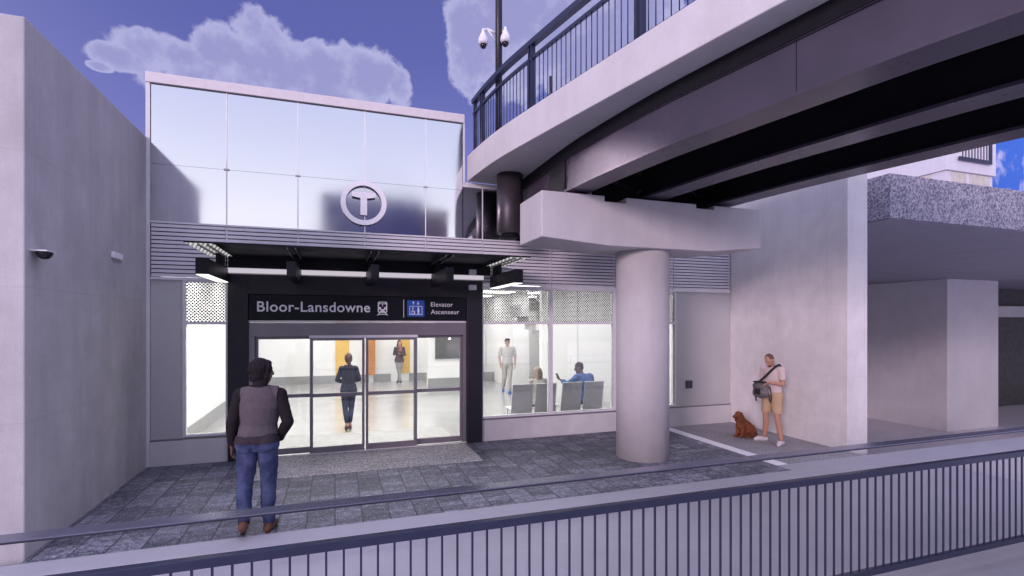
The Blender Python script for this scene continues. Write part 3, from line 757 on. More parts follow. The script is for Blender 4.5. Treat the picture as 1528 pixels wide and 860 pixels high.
# railing on the bridge edge
rl = thing('bridge_railing', 'dark blue railing with thin upright bars along the footbridge edge', 'railing', (2.8, 7.0, 5.41))
MB().sweep(PN, [(0.08, 6.41), (0.18, 6.41), (0.18, 6.49), (0.08, 6.49)]).build('handrail', 'navy', rl)
MB().sweep(PN, [(0.105, 6.20), (0.15, 6.20), (0.15, 6.245), (0.105, 6.245)]).build('mid_rail', 'navy', rl)
MB().sweep(PN, [(0.105, 5.45), (0.15, 5.45), (0.15, 5.49), (0.105, 5.49)]).build('bottom_rail', 'navy', rl)
posts = [9.38, 8.95, 7.16, 4.98, 2.8, 0.6]
for y in posts:
    p, n_ = at_y(y, 0.13); t_ = Vector((-n_.y, n_.x, 0)); hw = 0.035; hd = 0.012
    for s0 in (-0.04, 0.04):
        q = p + t_ * s0
        c = [q + n_ * hw + t_ * hd, q - n_ * hw + t_ * hd, q - n_ * hw - t_ * hd, q + n_ * hw - t_ * hd]
        if y > 9.2 and s0 > 0: continue
        MB().prism([(a.x, a.y) for a in c], 2, 5.412, 6.408).build('post', 'navy', rl)
y = 9.28; bal = None; nb = 0
while y > -0.9 and nb < 95:
    p, n_ = at_y(y, 0.1275)
    if min(abs(y - q) for q in posts) > 0.06:
        b_ = MB().cyl((p.x, p.y, 5.49), (p.x, p.y, 6.20), 0.0075, n=6).build('baluster', 'navy', rl); nb += 1
    y -= 0.107 * math.sqrt(max(0.2, 1 - n_.y ** 2))

# pier below the bridge
pr = thing('bridge_pier', 'pale concrete round column with hammerhead cap carrying the footbridge', 'bridge pier', (4.93, 7.5, 0))
col_ = MB().lathe((4.93, 7.50, -0.02), [(0.438, 0.0), (0.438, 3.49)], 64).build('column', 'pier', pr)
capy0, capy1 = 6.98, 7.92
x0, x1 = 2.87, 6.96
prof = [(x0, 3.53), (4.0, 3.45), (5.9, 3.45), (x1, 3.55), (x1, 4.215), (5.98, 4.215), (5.98, 4.15), (5.62, 4.15), (5.62, 4.215), (4.30, 4.215), (4.30, 4.13), (3.92, 4.13), (3.92, 4.215), (x0, 4.215)]
MB().prism(prof, 1, capy0, capy1).build('cap', 'pier', pr, bevel=0.015)
for k in range(3):
    p, n_ = at_y(7.4, 0.18 + 1.37 * k, GN)
    MB().box(p.x - 0.13, p.x + 0.13, p.y - 0.16, p.y + 0.16, 4.216, 4.248).build('bearing', 'dark_gap', pr)

# camera pole on the bridge
px_, py_ = 2.69, 8.50
cp = thing('camera_pole', 'tall black pole on the footbridge carrying two white dome cameras', 'camera pole', (px_, py_, 5.41))
MB().cyl((px_, py_, 5.412), (px_, py_, 10.2), 0.062, 0.055, 24).build('pole', 'pole', cp)
MB().cyl((px_, py_, 5.412), (px_, py_, 5.43), 0.13, 0.13, 24).build('base_plate', 'pole', cp)
for sx in (-1, 1):
    dv = Vector((C_, -S_, 0)) * sx
    arm = MB()
    a = Vector((px_, py_, 7.30)) + dv * 0.055; b_ = Vector((px_, py_, 7.37)) + dv * 0.20; e_ = Vector((px_, py_, 7.33)) + dv * 0.27 if sx < 0 else Vector((px_, py_, 7.31)) + dv * 0.10
    if sx > 0: b_ = Vector((px_, py_, 7.37)) + dv * 0.12; e_ = Vector((px_, py_, 7.31)) + dv * 0.10
    arm.cyl(a, b_, 0.02, n=10); arm.cyl(Vector((px_, py_, 7.16)) + dv * 0.055, b_, 0.014, n=10)
    am = arm.build('bracket', 'camwhite', cp)
    cc = Vector((px_, py_, 7.10)) + dv * (0.27 if sx < 0 else 0.115) + Vector((-S_, -C_, 0)) * (0.06 if sx > 0 else 0.0)
    arm2 = MB().cyl(b_, cc + Vector((0, 0, 0.25)), 0.018, n=10).build('arm', 'camwhite', cp)
    hs = MB().lathe(cc, [(0.075, 0.0), (0.088, 0.04), (0.085, 0.09), (0.06, 0.15), (0.03, 0.21), (0.022, 0.27)], 24).build('camera_housing', 'camwhite', cp)
    MB().lathe(cc, [(0.002, -0.072), (0.03, -0.066), (0.052, -0.04), (0.060, -0.002)], 20).build('dome', 'camblack', hs)
bp = thing('bollard_light', 'short dark post behind the bridge railing beside the second upright', 'bollard', (3.05, 6.95, 5.41))
MB().cyl((2.98, 6.9, 5.412), (2.98, 6.9, 5.86), 0.022, n=12).build('post', 'pole', bp)

# ------------------------------------------------------------------ right hand side
fw_ = thing('concrete_fin_wall', 'tall pale concrete fin wall behind the person with the bag', 'wall', (8.8, 8, 0))
MB().box(XR, 9.04, 6.62, 12.0, LOW, 5.15).build('wall', 'finwall', fw_, bevel=0.012)

rb = thing('neighbouring_building', 'building at right with speckled granite slab over a recessed concrete pier', 'building', (20, 12, LOW))
MB().box(9.53, 60, 6.56, 28, 4.17, 4.985).build('slab', 'granite', rb, bevel=0.01)
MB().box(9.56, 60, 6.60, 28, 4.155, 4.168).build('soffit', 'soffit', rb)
MB().box(24.5, 27.9, 14.5, 28, LOW, 4.153).build('pier', 'fascia', rb, bevel=0.02)
MB().box(27.9, 60, 18.0, 18.3, LOW, 4.153).build('cladding', 'darkwall', rb)
MB().box(27.9, 60, 17.7, 17.95, 2.6, 3.2).build('beam', 'plinth', rb)
MB().box(9.6, 60, 28, 28.3, LOW, 4.153).build('rear_wall', 'wall2', rb)
wb = thing('white_block', 'white upper storey with cream windows on top of the granite slab', 'building', (14.5, 10, 4.99))
MB().box(13.5, 15.3, 8.0, 18, 5.85, 8.2).build('wall', 'white', wb, bevel=0.01)
MB().box(13.55, 15.25, 8.05, 17.95, 4.986, 5.848).build('base_wall', 'white', wb)
for y0, y1 in ((8.35, 9.8), (10.0, 11.6), (11.8, 13.4)):
    MB().box(13.535, 13.548, y0, y1, 5.0, 5.83).build('window', 'cream', wb)
for x0, x1 in ((13.72, 14.25), (14.40, 15.1)):
    MB().box(x0, x1, 8.035, 8.048, 5.0, 5.83).build('window', 'cream', wb)
bw = MB().box(13.9, 15.0, 7.965, 7.998, 6.18, 6.9).build('balcony_window', 'white_metal', wb)
fr = MB().box(13.85, 15.05, 7.94, 7.964, 6.10, 6.18).box(14.95, 15.05, 7.94, 7.964, 6.18, 6.95); fr.build('frame', 'navy', bw)
ml = MB()
for k in range(9): ml.box(13.98 + k * 0.11, 14.0 + k * 0.11, 7.95, 7.963, 6.18, 6.9)
ml.build('bars', 'navy', bw)
mu = thing('painted_sky_panel', 'patch of bright blue sky and clouds painted on an added flat panel above the granite slab', 'panel', (18, 9.0, 4.99))
MB().box(15.6, 24, 9.0, 9.08, 5.0, 9.0).build('panel', 'painted_sky', mu)  # flat sheet added to carry the painted sky
MB().box(15.5, 15.6, 8.98, 9.1, 4.986, 9.0).build('post', 'white', mu)  # edge post added with the painted sky panel

# buildings across the way, seen mirrored in the glass
ob = thing('opposite_building', 'low dark building mirrored behind the T emblem in the glass', 'building', (3, -18, 0))
MB().box(-0.8, 5.6, -24, -16, -0.1, 10.6).build('wall', 'backwall', ob)
MB().box(5.6, 7.4, -22, -16.2, -0.1, 10.1).build('annex', 'backwarm', ob)

# ------------------------------------------------------------------ foreground railing
fr_ = thing('foreground_railing', 'long steel railing with flat handrail and thin dark upright bars in front', 'railing', (2.5, 3.26, -0.1))
RY = 3.26
MB().box(-6, 9.55, RY - 0.045, RY + 0.062, 1.165, 1.172).build('handrail', 'handrail', fr_)
MB().box(-6, 9.55, RY - 0.040, RY + 0.058, 1.153, 1.1645).build('handrail_core', 'handedge', fr_)
MB().box(-6, 9.55, RY - 0.03, RY + 0.03, 0.895, 0.950).build('mid_rail', 'navy', fr_, bevel=0.004)
MB().box(-6, 9.55, RY - 0.025, RY + 0.025, 0.025, 0.075).build('bottom_rail', 'navy', fr_, bevel=0.004)
k = 0; x = -2.35
while x < 7.4:
    MB().box(x - 0.0065, x + 0.0065, RY - 0.0065, RY + 0.0065, 0.076, 0.894).build('baluster', 'navy', fr_)
    x += 0.1
rest = MB(); x = -5.85
while x < 9.45:
    if x < -2.5 or x > 7.58: rest.box(x - 0.0065, x + 0.0065, RY - 0.0065, RY + 0.0065, 0.076, 0.894)
    x += 0.1
rest.build('baluster', 'navy', fr_, kind='stuff')
for x in (-5.95, -2.46, 7.52, 9.52):
    MB().box(x - 0.02, x + 0.02, RY - 0.028, RY + 0.028, -0.1, 1.152).build('post', 'navy', fr_)
#PEOPLE
# ------------------------------------------------------------------ people and dog: one continuous skin each, clothes as children
V = Vector
def _frame(d, side=None):
    d = d.normalized()
    a = side - d * side.dot(d) if side is not None else d.orthogonal()
    if a.length < 1e-4: a = d.orthogonal()
    a.normalize(); return a, d.cross(a)
class Body:
    """overlapping tapered limbs and lofts, fused by a voxel remesh"""
    def __init__(s): s.p = []
    def cap(s, tag_, p0, p1, r0, r1, flat=1.0, side=None):
        s.p.append(dict(t=tag_, k='c', a=V(p0), b=V(p1), r0=r0, r1=r1, fl=flat, sd=side)); return s
    def ell(s, tag_, c, rx, ry, rz, rot=None):
        s.p.append(dict(t=tag_, k='e', c=V(c), r=V((rx, ry, rz)), m=rot or Matrix.Identity(3))); return s
    def loft(s, tag_, rings):
        s.p.append(dict(t=tag_, k='l', rings=rings)); return s     # rings: (centre, right, forward, rx, ry)
    def chain(s, tag_, pts, rs):
        for i in range(len(pts) - 1): s.cap(tag_, pts[i], pts[i + 1], rs[i], rs[i + 1])
        return s
    def mesh(s, voxel, smooth=5):
        mb = MB()
        for q in s.p:
            if q['k'] == 'c':
                a, b, r0, r1 = q['a'], q['b'], q['r0'], q['r1']; d = b - a
                if d.length < 1e-5: d = V((0, 0, 1e-4))
                u, w_ = _frame(d, q['sd']); dn = d.normalized(); n = 12; rings = []
                for i in range(4): t_ = math.pi / 2 * (1 - i / 4) * 0.96; rings.append((a - dn * r0 * math.sin(t_), r0 * math.cos(t_)))
                rings.append((a, r0)); rings.append((b, r1))
                for i in range(1, 5): t_ = math.pi / 2 * i / 4 * 0.96; rings.append((b + dn * r1 * math.sin(t_), r1 * math.cos(t_)))
                vs = [c + u * math.cos(2 * math.pi * j / n) * r + w_ * math.sin(2 * math.pi * j / n) * r * q['fl'] for c, r in rings for j in range(n)]
            elif q['k'] == 'e':
                n = 16; rings = 10; vs = []
                for i in range(rings):
                    ph = math.pi * (i + 0.5) / rings
                    for j in range(n):
                        t_ = 2 * math.pi * j / n
                        vs.append(q['c'] + q['m'] @ V((q['r'].x * math.sin(ph) * math.cos(t_), q['r'].y * math.sin(ph) * math.sin(t_), q['r'].z * math.cos(ph))))
                rings = range(rings)
            else:
                n = 20; rings = q['rings']
                vs = [c + rt * math.cos(2 * math.pi * j / n) * rx + fw * math.sin(2 * math.pi * j / n) * ry for c, rt, fw, rx, ry in rings for j in range(n)]
            nr = len(rings); fs = [(k * n + j, k * n + (j + 1) % n, (k + 1) * n + (j + 1) % n, (k + 1) * n + j) for k in range(nr - 1) for j in range(n)]
            fs += [tuple(range(n))[::-1], tuple((nr - 1) * n + j for j in range(n))]
            mb.add(vs, fs)
        me = bpy.data.meshes.new('raw'); me.from_pydata(mb.v, [], mb.f)
        bm = bmesh.new(); bm.from_mesh(me)
        # each closed piece gets outward normals
        bmesh.ops.recalc_face_normals(bm, faces=bm.faces[:]); bm.to_mesh(me); bm.free()
        o = bpy.data.objects.new('raw', me); COL.objects.link(o)
        md = o.modifiers.new('r', 'REMESH'); md.mode = 'VOXEL'; md.voxel_size = voxel; md.use_smooth_shade = True
        if smooth: ms = o.modifiers.new('s', 'SMOOTH'); ms.factor = 0.5; ms.iterations = smooth
        dg = bpy.context.evaluated_depsgraph_get(); out = bpy.data.meshes.new_from_object(o.evaluated_get(dg))
        bpy.data.objects.remove(o); bpy.data.meshes.remove(me)
        return out
    def classify(s, P):
        D = []
        for q in s.p:
            if q['k'] == 'c':
                a = np.array(q['a']); d = np.array(q['b']) - a; L = max(1e-9, d @ d)
                t_ = np.clip(((P - a) @ d) / L, 0, 1); r = q['r0'] + (q['r1'] - q['r0']) * t_
                D.append(np.linalg.norm(P - a - t_[:, None] * d, axis=1) - r * (1 + q['fl']) / 2)
            elif q['k'] == 'e':
                m_ = np.array(q['m']); r = np.array(q['r']); l = (P - np.array(q['c'])) @ m_
                D.append((np.linalg.norm(l / r, axis=1) - 1) * r.min())
            else:
                best = np.full(len(P), 9.0); rg = q['rings']
                for i in range(len(rg) - 1):
                    c0, c1 = np.array(rg[i][0]), np.array(rg[i + 1][0]); d = c1 - c0; t_ = np.clip(((P - c0) @ d) / (d @ d), 0, 1)
                    rx = rg[i][3] + (rg[i + 1][3] - rg[i][3]) * t_; ry = rg[i][4] + (rg[i + 1][4] - rg[i][4]) * t_
                    w_ = P - c0 - t_[:, None] * d
                    x_ = w_ @ np.array(rg[i][1]); y_ = w_ @ np.array(rg[i][2]); z_ = w_ @ (d / np.linalg.norm(d))
                    e = (np.sqrt((x_ / rx) ** 2 + (y_ / ry) ** 2) - 1) * np.minimum(rx, ry)
                    best = np.minimum(best, np.sqrt(np.maximum(e, 0) ** 2 + z_ ** 2) + np.minimum(e, 0))
                D.append(best)
        idx = np.argmin(np.array(D), 0); names = [q['t'] for q in s.p]
        return np.array([names[i] for i in idx])

def mesh_np(me):
    co = np.empty(len(me.vertices) * 3, 'f'); me.vertices.foreach_get('co', co)
    nn = np.empty(len(me.vertices) * 3, 'f'); me.vertices.foreach_get('normal', nn)
    return co.reshape(-1, 3).astype(float), nn.reshape(-1, 3).astype(float), [tuple(p.vertices) for p in me.polygons]

def link_mesh(name, me, m, parent):
    me.name = name; me.materials.clear(); me.materials.append(M[m] if isinstance(m, str) else m)
    me.polygons.foreach_set('use_smooth', [True] * len(me.polygons))
    o = bpy.data.objects.new(name, me); COL.objects.link(o); o.parent = parent; return o

def garment(name, body_me, vtags, tags, off, m, parent, pred=None, fold=0.0, seed=0.0, fscale=(9, 9, 5), hem=0):
    co, nn, fs = mesh_np(body_me)
    ok = np.isin(vtags, list(tags))
    if pred is not None: ok &= np.array([bool(pred(V(c))) for c in co])
    keep = [f for f in fs if sum(ok[i] for i in f) >= 3]
    if not keep: return None
    used = sorted({i for f in keep for i in f}); mp = {i: k for k, i in enumerate(used)}
    P = co[used].copy(); NN = nn[used]
    F = [tuple(mp[i] for i in f) for f in keep]
    cnt = {}
    for f in F:
        for i in range(len(f)):
            e = tuple(sorted((f[i], f[(i + 1) % len(f)]))); cnt[e] = cnt.get(e, 0) + 1
    nbr = {}
    for (a, b), c in cnt.items():
        if c == 1: nbr.setdefault(a, []).append(b); nbr.setdefault(b, []).append(a)
    for _ in range(6):      # clean hems
        Q = P.copy()
        for i, l in nbr.items():
            if len(l) == 2: Q[i] = P[i] * 0.4 + (P[l[0]] + P[l[1]]) * 0.3
        P = Q
    amt = np.full(len(P), off)
    if fold:
        for i, c in enumerate(P):
            amt[i] += fold * (mnoise.noise(V((c[0] * fscale[0] + seed, c[1] * fscale[1], c[2] * fscale[2]))) + 0.5 * mnoise.noise(V((c[0] * 22, c[1] * 22 + seed, c[2] * 16))))
    P = P + NN * amt[:, None]
    me = bpy.data.meshes.new(name); me.from_pydata([tuple(c) for c in P], [], F)
    return link_mesh(name, me, m, parent)

def cloth(name, col, rough=0.85, var=0.12, sc=30):
    m, nt, out = nt_new(name); b = principled(nt, out, rough, 0, 0.25)
    v = coords(nt); n = noise_(nt, v, sc, 4); n2 = noise_(nt, v, 5, 3)
    f = math_(nt, 'ADD', math_(nt, 'MULTIPLY', n, 0.5), math_(nt, 'MULTIPLY', n2, 0.5))
    nt.links.new(mixc(nt, remap(nt, f, 0.35, 0.65), tuple(c * (1 - var) for c in col), tuple(c * (1 + var) for c in col)), b.inputs['Base Color'])
    bump(nt, b, noise_(nt, v, 14, 4), 0.35, 0.01)
    return m
def denim(name, col, pale):
    m, nt, out = nt_new(name); b = principled(nt, out, 0.85, 0, 0.2)
    v = coords(nt); n = noise_(nt, v, 6, 4); w_ = noise_(nt, v, 120, 2)
    c = mixc(nt, remap(nt, n, 0.42, 0.68), col, pale); c = mixc(nt, remap(nt, w_, 0.3, 0.7, 0, 0.25), c, (0.02, 0.025, 0.06))
    nt.links.new(c, b.inputs['Base Color']); bump(nt, b, noise_(nt, v, 12, 4), 0.4, 0.012); return m
def skinmat(name, col):
    m, nt, out = nt_new(name); b = principled(nt, out, 0.5, 0, 0.35)
    v = coords(nt); n = noise_(nt, v, 18, 4)
    nt.links.new(mixc(nt, n, tuple(c * 0.85 for c in col), tuple(min(1, c * 1.12) for c in col)), b.inputs['Base Color'])
    b.inputs['Subsurface Weight'].default_value = 0.05; return m
M['eye'] = plain('eye_dark', (0.02, 0.015, 0.012), 0.2)

def rot3(yaw=0, pitch=0, roll=0): return Matrix.Rotation(yaw, 3, 'Z') @ Matrix.Rotation(pitch, 3, 'X') @ Matrix.Rotation(roll, 3, 'Y')

def hand(B, tag_, wrist, d, palm, thumb, k=1.0, curl=0.35, r=0.0085):
    """palm of four metacarpals, five unequal bent fingers; d along the hand, palm = direction the palm faces"""
    d = d.normalized(); palm = (palm - d * palm.dot(d)).normalized(); th_ = (thumb - d * thumb.dot(d) - palm * thumb.dot(palm)).normalized()
    L = [0.070, 0.078, 0.072, 0.056]
    for i in range(4):
        o = th_ * (0.030 - 0.020 * i) * k
        kn = wrist + (d * (0.088 - 0.004 * abs(i - 1)) + o * 1.0 / k * 1.0) * k if False else wrist + d * (0.088 - 0.004 * abs(i - 1)) * k + o
        B.cap(tag_, wrist + o * 0.55 + d * 0.01, kn, 0.015 * k, 0.012 * k)
        p = kn; ang = curl * 0.6; fl = L[i] * k
        for s_, part in enumerate((0.48, 0.30, 0.24)):
            dd = d * math.cos(ang) + palm * math.sin(ang) + th_ * (0.10 - 0.07 * i) * (1 if s_ == 0 else 0.4)
            q = p + dd.normalized() * fl * part
            B.cap(tag_, p, q, r * k * (1.08 - 0.08 * s_), r * k * (1.0 - 0.08 * s_)); p = q; ang += curl * 0.9
    b0 = wrist + d * 0.022 * k + th_ * 0.022 * k
    d1 = (d * 0.72 + th_ * 0.62 + palm * 0.30).normalized(); d2 = (d * 0.92 + th_ * 0.22 + palm * 0.35).normalized()
    p1 = b0 + d1 * 0.045 * k; p2 = p1 + d2 * 0.034 * k; p3 = p2 + (d2 + palm * 0.15).normalized() * 0.026 * k
    B.cap(tag_, b0, p1, 0.0145 * k, 0.0105 * k).cap(tag_, p1, p2, 0.0105 * k, 0.0095 * k).cap(tag_, p2, p3, 0.0095 * k, 0.008 * k)

DEF = dict(pelvis=(0, 0, .96), waist=(0, .005, 1.10), chest=(0, 0, 1.30), neck=(0, -.015, 1.50), head=(0, .015, 1.655),
           shR=(.185, -.01, 1.445), shL=(-.185, -.01, 1.445), elR=(.235, -.03, 1.165), elL=(-.235, -.03, 1.165), wrR=(.245, .04, .915), wrL=(-.245, .04, .915),
           hipR=(.092, 0, .93), hipL=(-.092, 0, .93), knR=(.10, .015, .50), knL=(-.10, .015, .50), anR=(.105, -.03, .085), anL=(-.105, -.03, .085),
           toeR=(.125, .15, .03), toeL=(-.125, .15, .03))
def person(label, loc, rz, J, h=1.78, group=None, skin=(0.45, 0.27, 0.2), voxel=0.009, female=False, torso_yaw=0.0, head_yaw=0.0, head_pitch=0.0,
           hands=None, bulk=1.0, wear=None, hairfn=None, eyes=True):
    root = thing('person', label, 'person', loc, rz, group)
    k = h / 1.78
    j = {n: V(q) * k for n, q in {**DEF, **J}.items()}
    B = Body(); b_ = bulk * k
    up = (j['neck'] - j['pelvis']).normalized()
    rt0 = (j['hipR'] - j['hipL']).normalized(); rt1 = (j['shR'] - j['shL']).normalized()
    def ring(c, f, rx, ry):
        rt = (rt0 * (1 - f) + rt1 * f).normalized(); fw = up.cross(rt).normalized(); rt_ = fw.cross(up).normalized()
        return (c, rt_, fw, rx * b_, ry * b_)
    P0, P1, P2, P3 = j['pelvis'], j['waist'], j['chest'], j['neck']
    hp, wa, ch, sh_ = (.178, .128, .150, .125) if female else (.168, .146, .172, .145)
    rings = [ring(P0 - up * .11 * k, 0, .10, .085), ring(P0 - up * .06 * k, 0, hp * .92, .115), ring(P0, 0, hp, .122), ring(P0.lerp(P1, .6), .2, (hp + wa) / 2, .108), ring(P1, .35, wa, .098),
             ring(P1.lerp(P2, .5), .6, (wa + ch) / 2, .108), ring(P2, .85, ch, .118 if not female else .112), ring(P2.lerp(P3, .45), 1, ch * .98, .105), ring(P2.lerp(P3, .75), 1, sh_, .082), ring(P3, 1, .07, .062)]
    B.loft('torso', rings)
    if female:
        fw = up.cross(rt1)
        for s_ in (-1, 1): B.ell('torso', P2 + fw * .085 * k + rt1 * s_ * .07 * k - up * .01, .062 * k, .055 * k, .062 * k)
    fwd = up.cross(rt0).normalized()
    for s_ in ('R', 'L'):
        sg_ = 1 if s_ == 'R' else -1
        B.ell('torso', j['hip' + s_] - fwd * .052 * b_ - up * 0.005, .082 * b_, .078 * b_, .088 * b_)
        f = .88 if female else 1.0
        B.cap('shoulder', P2.lerp(P3, .62) + rt1 * sg_ * .08 * k, j['sh' + s_], .058 * b_ * f, .056 * b_ * f)
        B.cap('uarm' , j['sh' + s_], j['el' + s_], .053 * b_ * f, .040 * b_ * f)
        m_ = j['el' + s_].lerp(j['wr' + s_], .3)
        B.cap('farm', j['el' + s_], m_, .040 * b_ * f, .041 * b_ * f).cap('farm', m_, j['wr' + s_], .041 * b_ * f, .026 * b_ * f)
        B.cap('thigh', j['hip' + s_], j['hip' + s_].lerp(j['kn' + s_], .45), .088 * b_, .078 * b_).cap('thigh', j['hip' + s_].lerp(j['kn' + s_], .45), j['kn' + s_], .078 * b_, .056 * b_)
        sh = j['an' + s_] - j['kn' + s_]; back = -(j['toe' + s_] - j['an' + s_]); back = (back - sh.normalized() * back.dot(sh.normalized())).normalized()
        cm_ = j['kn' + s_] + sh * .33 + back * .018 * k
        B.cap('calf', j['kn' + s_], cm_, .054 * b_, .057 * b_).cap('calf', cm_, j['an' + s_], .057 * b_, .036 * b_)
        an, to = j['an' + s_], j['toe' + s_]; fd = (to - an); fl = (fd - sh.normalized() * fd.dot(sh.normalized()) * 0)
        heel = an + sh.normalized() * .045 * k + back * .035 * k
        B.cap('foot', heel, an.lerp(to, .55) + sh.normalized() * .012 * k, .036 * k, .038 * k).cap('foot', an.lerp(to, .5), to, .040 * k, .027 * k, 1.0)
        B.cap('foot', an, heel, .036 * k, .034 * k)
    # neck and head
    hm = rot3(head_yaw, head_pitch); hc = j['head']
    B.cap('neck', j['neck'] - up * .02, hc - hm @ V((0, .02, .06)) * k, .060 * k * (.86 if female else 1), .054 * k * (.86 if female else 1))
    def H(x, y, z): return hc + hm @ V((x, y, z)) * k
    B.ell('skull', H(0, -.012, .028), .076 * k, .096 * k, .092 * k, hm)
    B.ell('face', H(0, .018, -.028), .063 * k, .074 * k, .088 * k, hm)
    B.ell('face', H(0, .050, -.085), .036 * k, .036 * k, .030 * k, hm)          # chin
    B.cap('face', H(0, .086, .012), H(0, .104, -.026), .010 * k, .0145 * k)      # nose
    B.cap('face', H(-.02, .082, -.058), H(.02, .082, -.058), .010 * k, .010 * k) # mouth
    B.cap('face', H(-.035, .074, .028), H(.035, .074, .028), .011 * k, .011 * k) # brow
    for sx in (-1, 1): B.ell('face', H(sx * .078, -.008, -.008), .012 * k, .022 * k, .032 * k, hm)
    for s_, spec in (hands or {}).items():
        if spec is None: continue
        d, palm, th_, cu = spec
        hand(B, 'hand', j['wr' + s_] , V(d), V(palm), V(th_), k * (0.92 if female else 1.0), cu)
    me = B.mesh(voxel, 4)
    co, nn, fs = mesh_np(me); tags = B.classify(co)
    sk = skinmat('skin', skin)
    body = link_mesh('body', me, sk, root)
    if eyes:
        for sx in (-1, 1): MB().lathe(H(sx * .030, .080, .006), [(.002 * k, -.008 * k), (.009 * k, -.004 * k), (.0095 * k, .003 * k), (.002 * k, .008 * k)], 10).build('eye', 'eye', root, local=True)
    ctx = dict(root=root, me=me, tags=tags, j=j, k=k, H=H, hm=hm, B=B, up=up)
    for g in wear or []: g(ctx)
    if hairfn: hairfn(ctx)
    return root
def W_(name, tags, off, m, pred=None, fold=0.0, seed=0.0, fs=(9, 9, 5)):
    if name == 'shoes':
        def sd(p, a, b):
            d = b - a; t_ = max(0, min(1, (p - a).dot(d) / d.length_squared)); return (p - a - d * t_).length
        def g(c):
            for me_, ot in (('R', 'L'), ('L', 'R')):
                garment('shoe', c['me'], c['tags'], tags, off * c['k'], m, c['root'], lambda p: pred(p, c['j'], c['k']) and sd(p, c['j']['an' + me_], c['j']['toe' + me_]) < sd(p, c['j']['an' + ot], c['j']['toe' + ot]))
        return g
    def f(c): garment(name, c['me'], c['tags'], tags, off * c['k'], m, c['root'], (lambda p: pred(p, c['j'], c['k'])) if pred else None, fold, seed, fs)
    return f
def hair(name, m, pieces, voxel=0.008, smooth=3, rough=0.006):
    def f(c):
        B = Body(); k = c['k']
        for q in pieces:
            if q[0] == 'e': B.ell('h', c['H'](*q[1]), *[r * k for r in q[2]], c['hm'])
            else: B.cap('h', c['H'](*q[1]), c['H'](*q[2]), q[3] * k, q[4] * k)
        me = B.mesh(voxel, smooth)
        if rough:
            for v in me.vertices:
                n_ = mnoise.noise(v.co * 45) + 0.6 * mnoise.noise(V((v.co.x * 90, v.co.y * 90, v.co.z * 30)))
                v.co += v.normal * rough * n_
        link_mesh(name, me, m, c['root'])
    return f
SHORT = [('e', (0, -.022, .042), (.083, .098, .088)), ('e', (0, -.060, -.01), (.072, .058, .075))]

ALLTOP = ('torso', 'shoulder', 'uarm', 'farm')
# --- the person in the foreground, seen from behind
fx, fy = ground(386, 795)
jeans = denim('blue_jeans', (0.032, 0.044, 0.105), (0.09, 0.112, 0.22))
m_hood = cloth('dark_hoodie', (0.013, 0.0095, 0.0125)); m_vest = cloth('grey_vest', (0.098, 0.082, 0.092)); m_brown = cloth('brown_shoe', (0.13, 0.055, 0.035), 0.5); m_rib = cloth('vest_hem', (0.035, 0.026, 0.034))
def hoodfn(c):
    hair('hood', m_hood, [('e', (0, -.030, .026), (.104, .116, .112)), ('e', (0, -.055, -.045), (.088, .078, .074)), ('c', (-.055, .0, -.115), (.055, .0, -.115), .040, .040),
        ('c', (-.05, .030, .085), (.05, .030, .085), .032, .032), ('c', (-.080, .025, .06), (-.080, .01, -.06), .026, .026), ('c', (.080, .025, .06), (.080, .01, -.06), .026, .026)], 0.008, 2, 0.009)(c)
pA = person('person in dark hooded top, grey vest and blue jeans standing in the foreground', (fx, fy, 0), R(-2), dict(
        pelvis=(-.015, 0, .97), waist=(0, .0, 1.11), chest=(.012, -.005, 1.30), neck=(.02, -.015, 1.495), head=(.035, .025, 1.645),
        shR=(.198, -.01, 1.405), shL=(-.168, -.01, 1.41), elL=(-.235, -.045, 1.155), wrL=(-.25, .03, .90), elR=(.285, -.075, 1.135), wrR=(.185, .075, .945),
        hipR=(.082, 0, .935), hipL=(-.105, 0, .93), knR=(.090, .03, .505), knL=(-.122, -.01, .50), anR=(.092, .03, .085), anL=(-.118, -.13, .165), toeR=(.125, .20, .03), toeL=(-.150, .03, .035)),
        h=1.875, skin=(0.13, 0.065, 0.045), voxel=0.0075, head_yaw=R(-62), head_pitch=R(-4), bulk=1.04,
        hands=dict(L=((.0, .12, -1), (1, 0, 0), (0, 1, -.1), .55), R=((-.55, .35, -.7), (-.6, -.6, -.3), (.2, 1, 0), .5)),
        wear=[W_('jeans', ('thigh', 'calf', 'torso'), .017, jeans, lambda p, j, k: p.z < .99 * k and p.z > .06 * k, .012, 3.0, (7, 7, 9)),
              W_('hooded_top', ALLTOP + ('neck',), .016, m_hood, lambda p, j, k: p.z > (.96 if abs(p.x) < .17 * k else .905) * k, .007, 1.0),
              W_('vest', ('torso', 'shoulder', 'uarm'), .027, m_vest, lambda p, j, k: p.z > .99 * k and p.z < 1.485 * k and abs(p.x - .015 * k) < .172 * k, .006, 5.0, (6, 6, 8)),
              W_('vest_hem', ('torso', 'thigh'), .031, m_rib, lambda p, j, k: .935 * k < p.z < 1.01 * k, .002, 2.0),
              W_('shoes', ('foot',), .010, m_brown, lambda p, j, k: p.z < .30 * k)], hairfn=hoodfn)

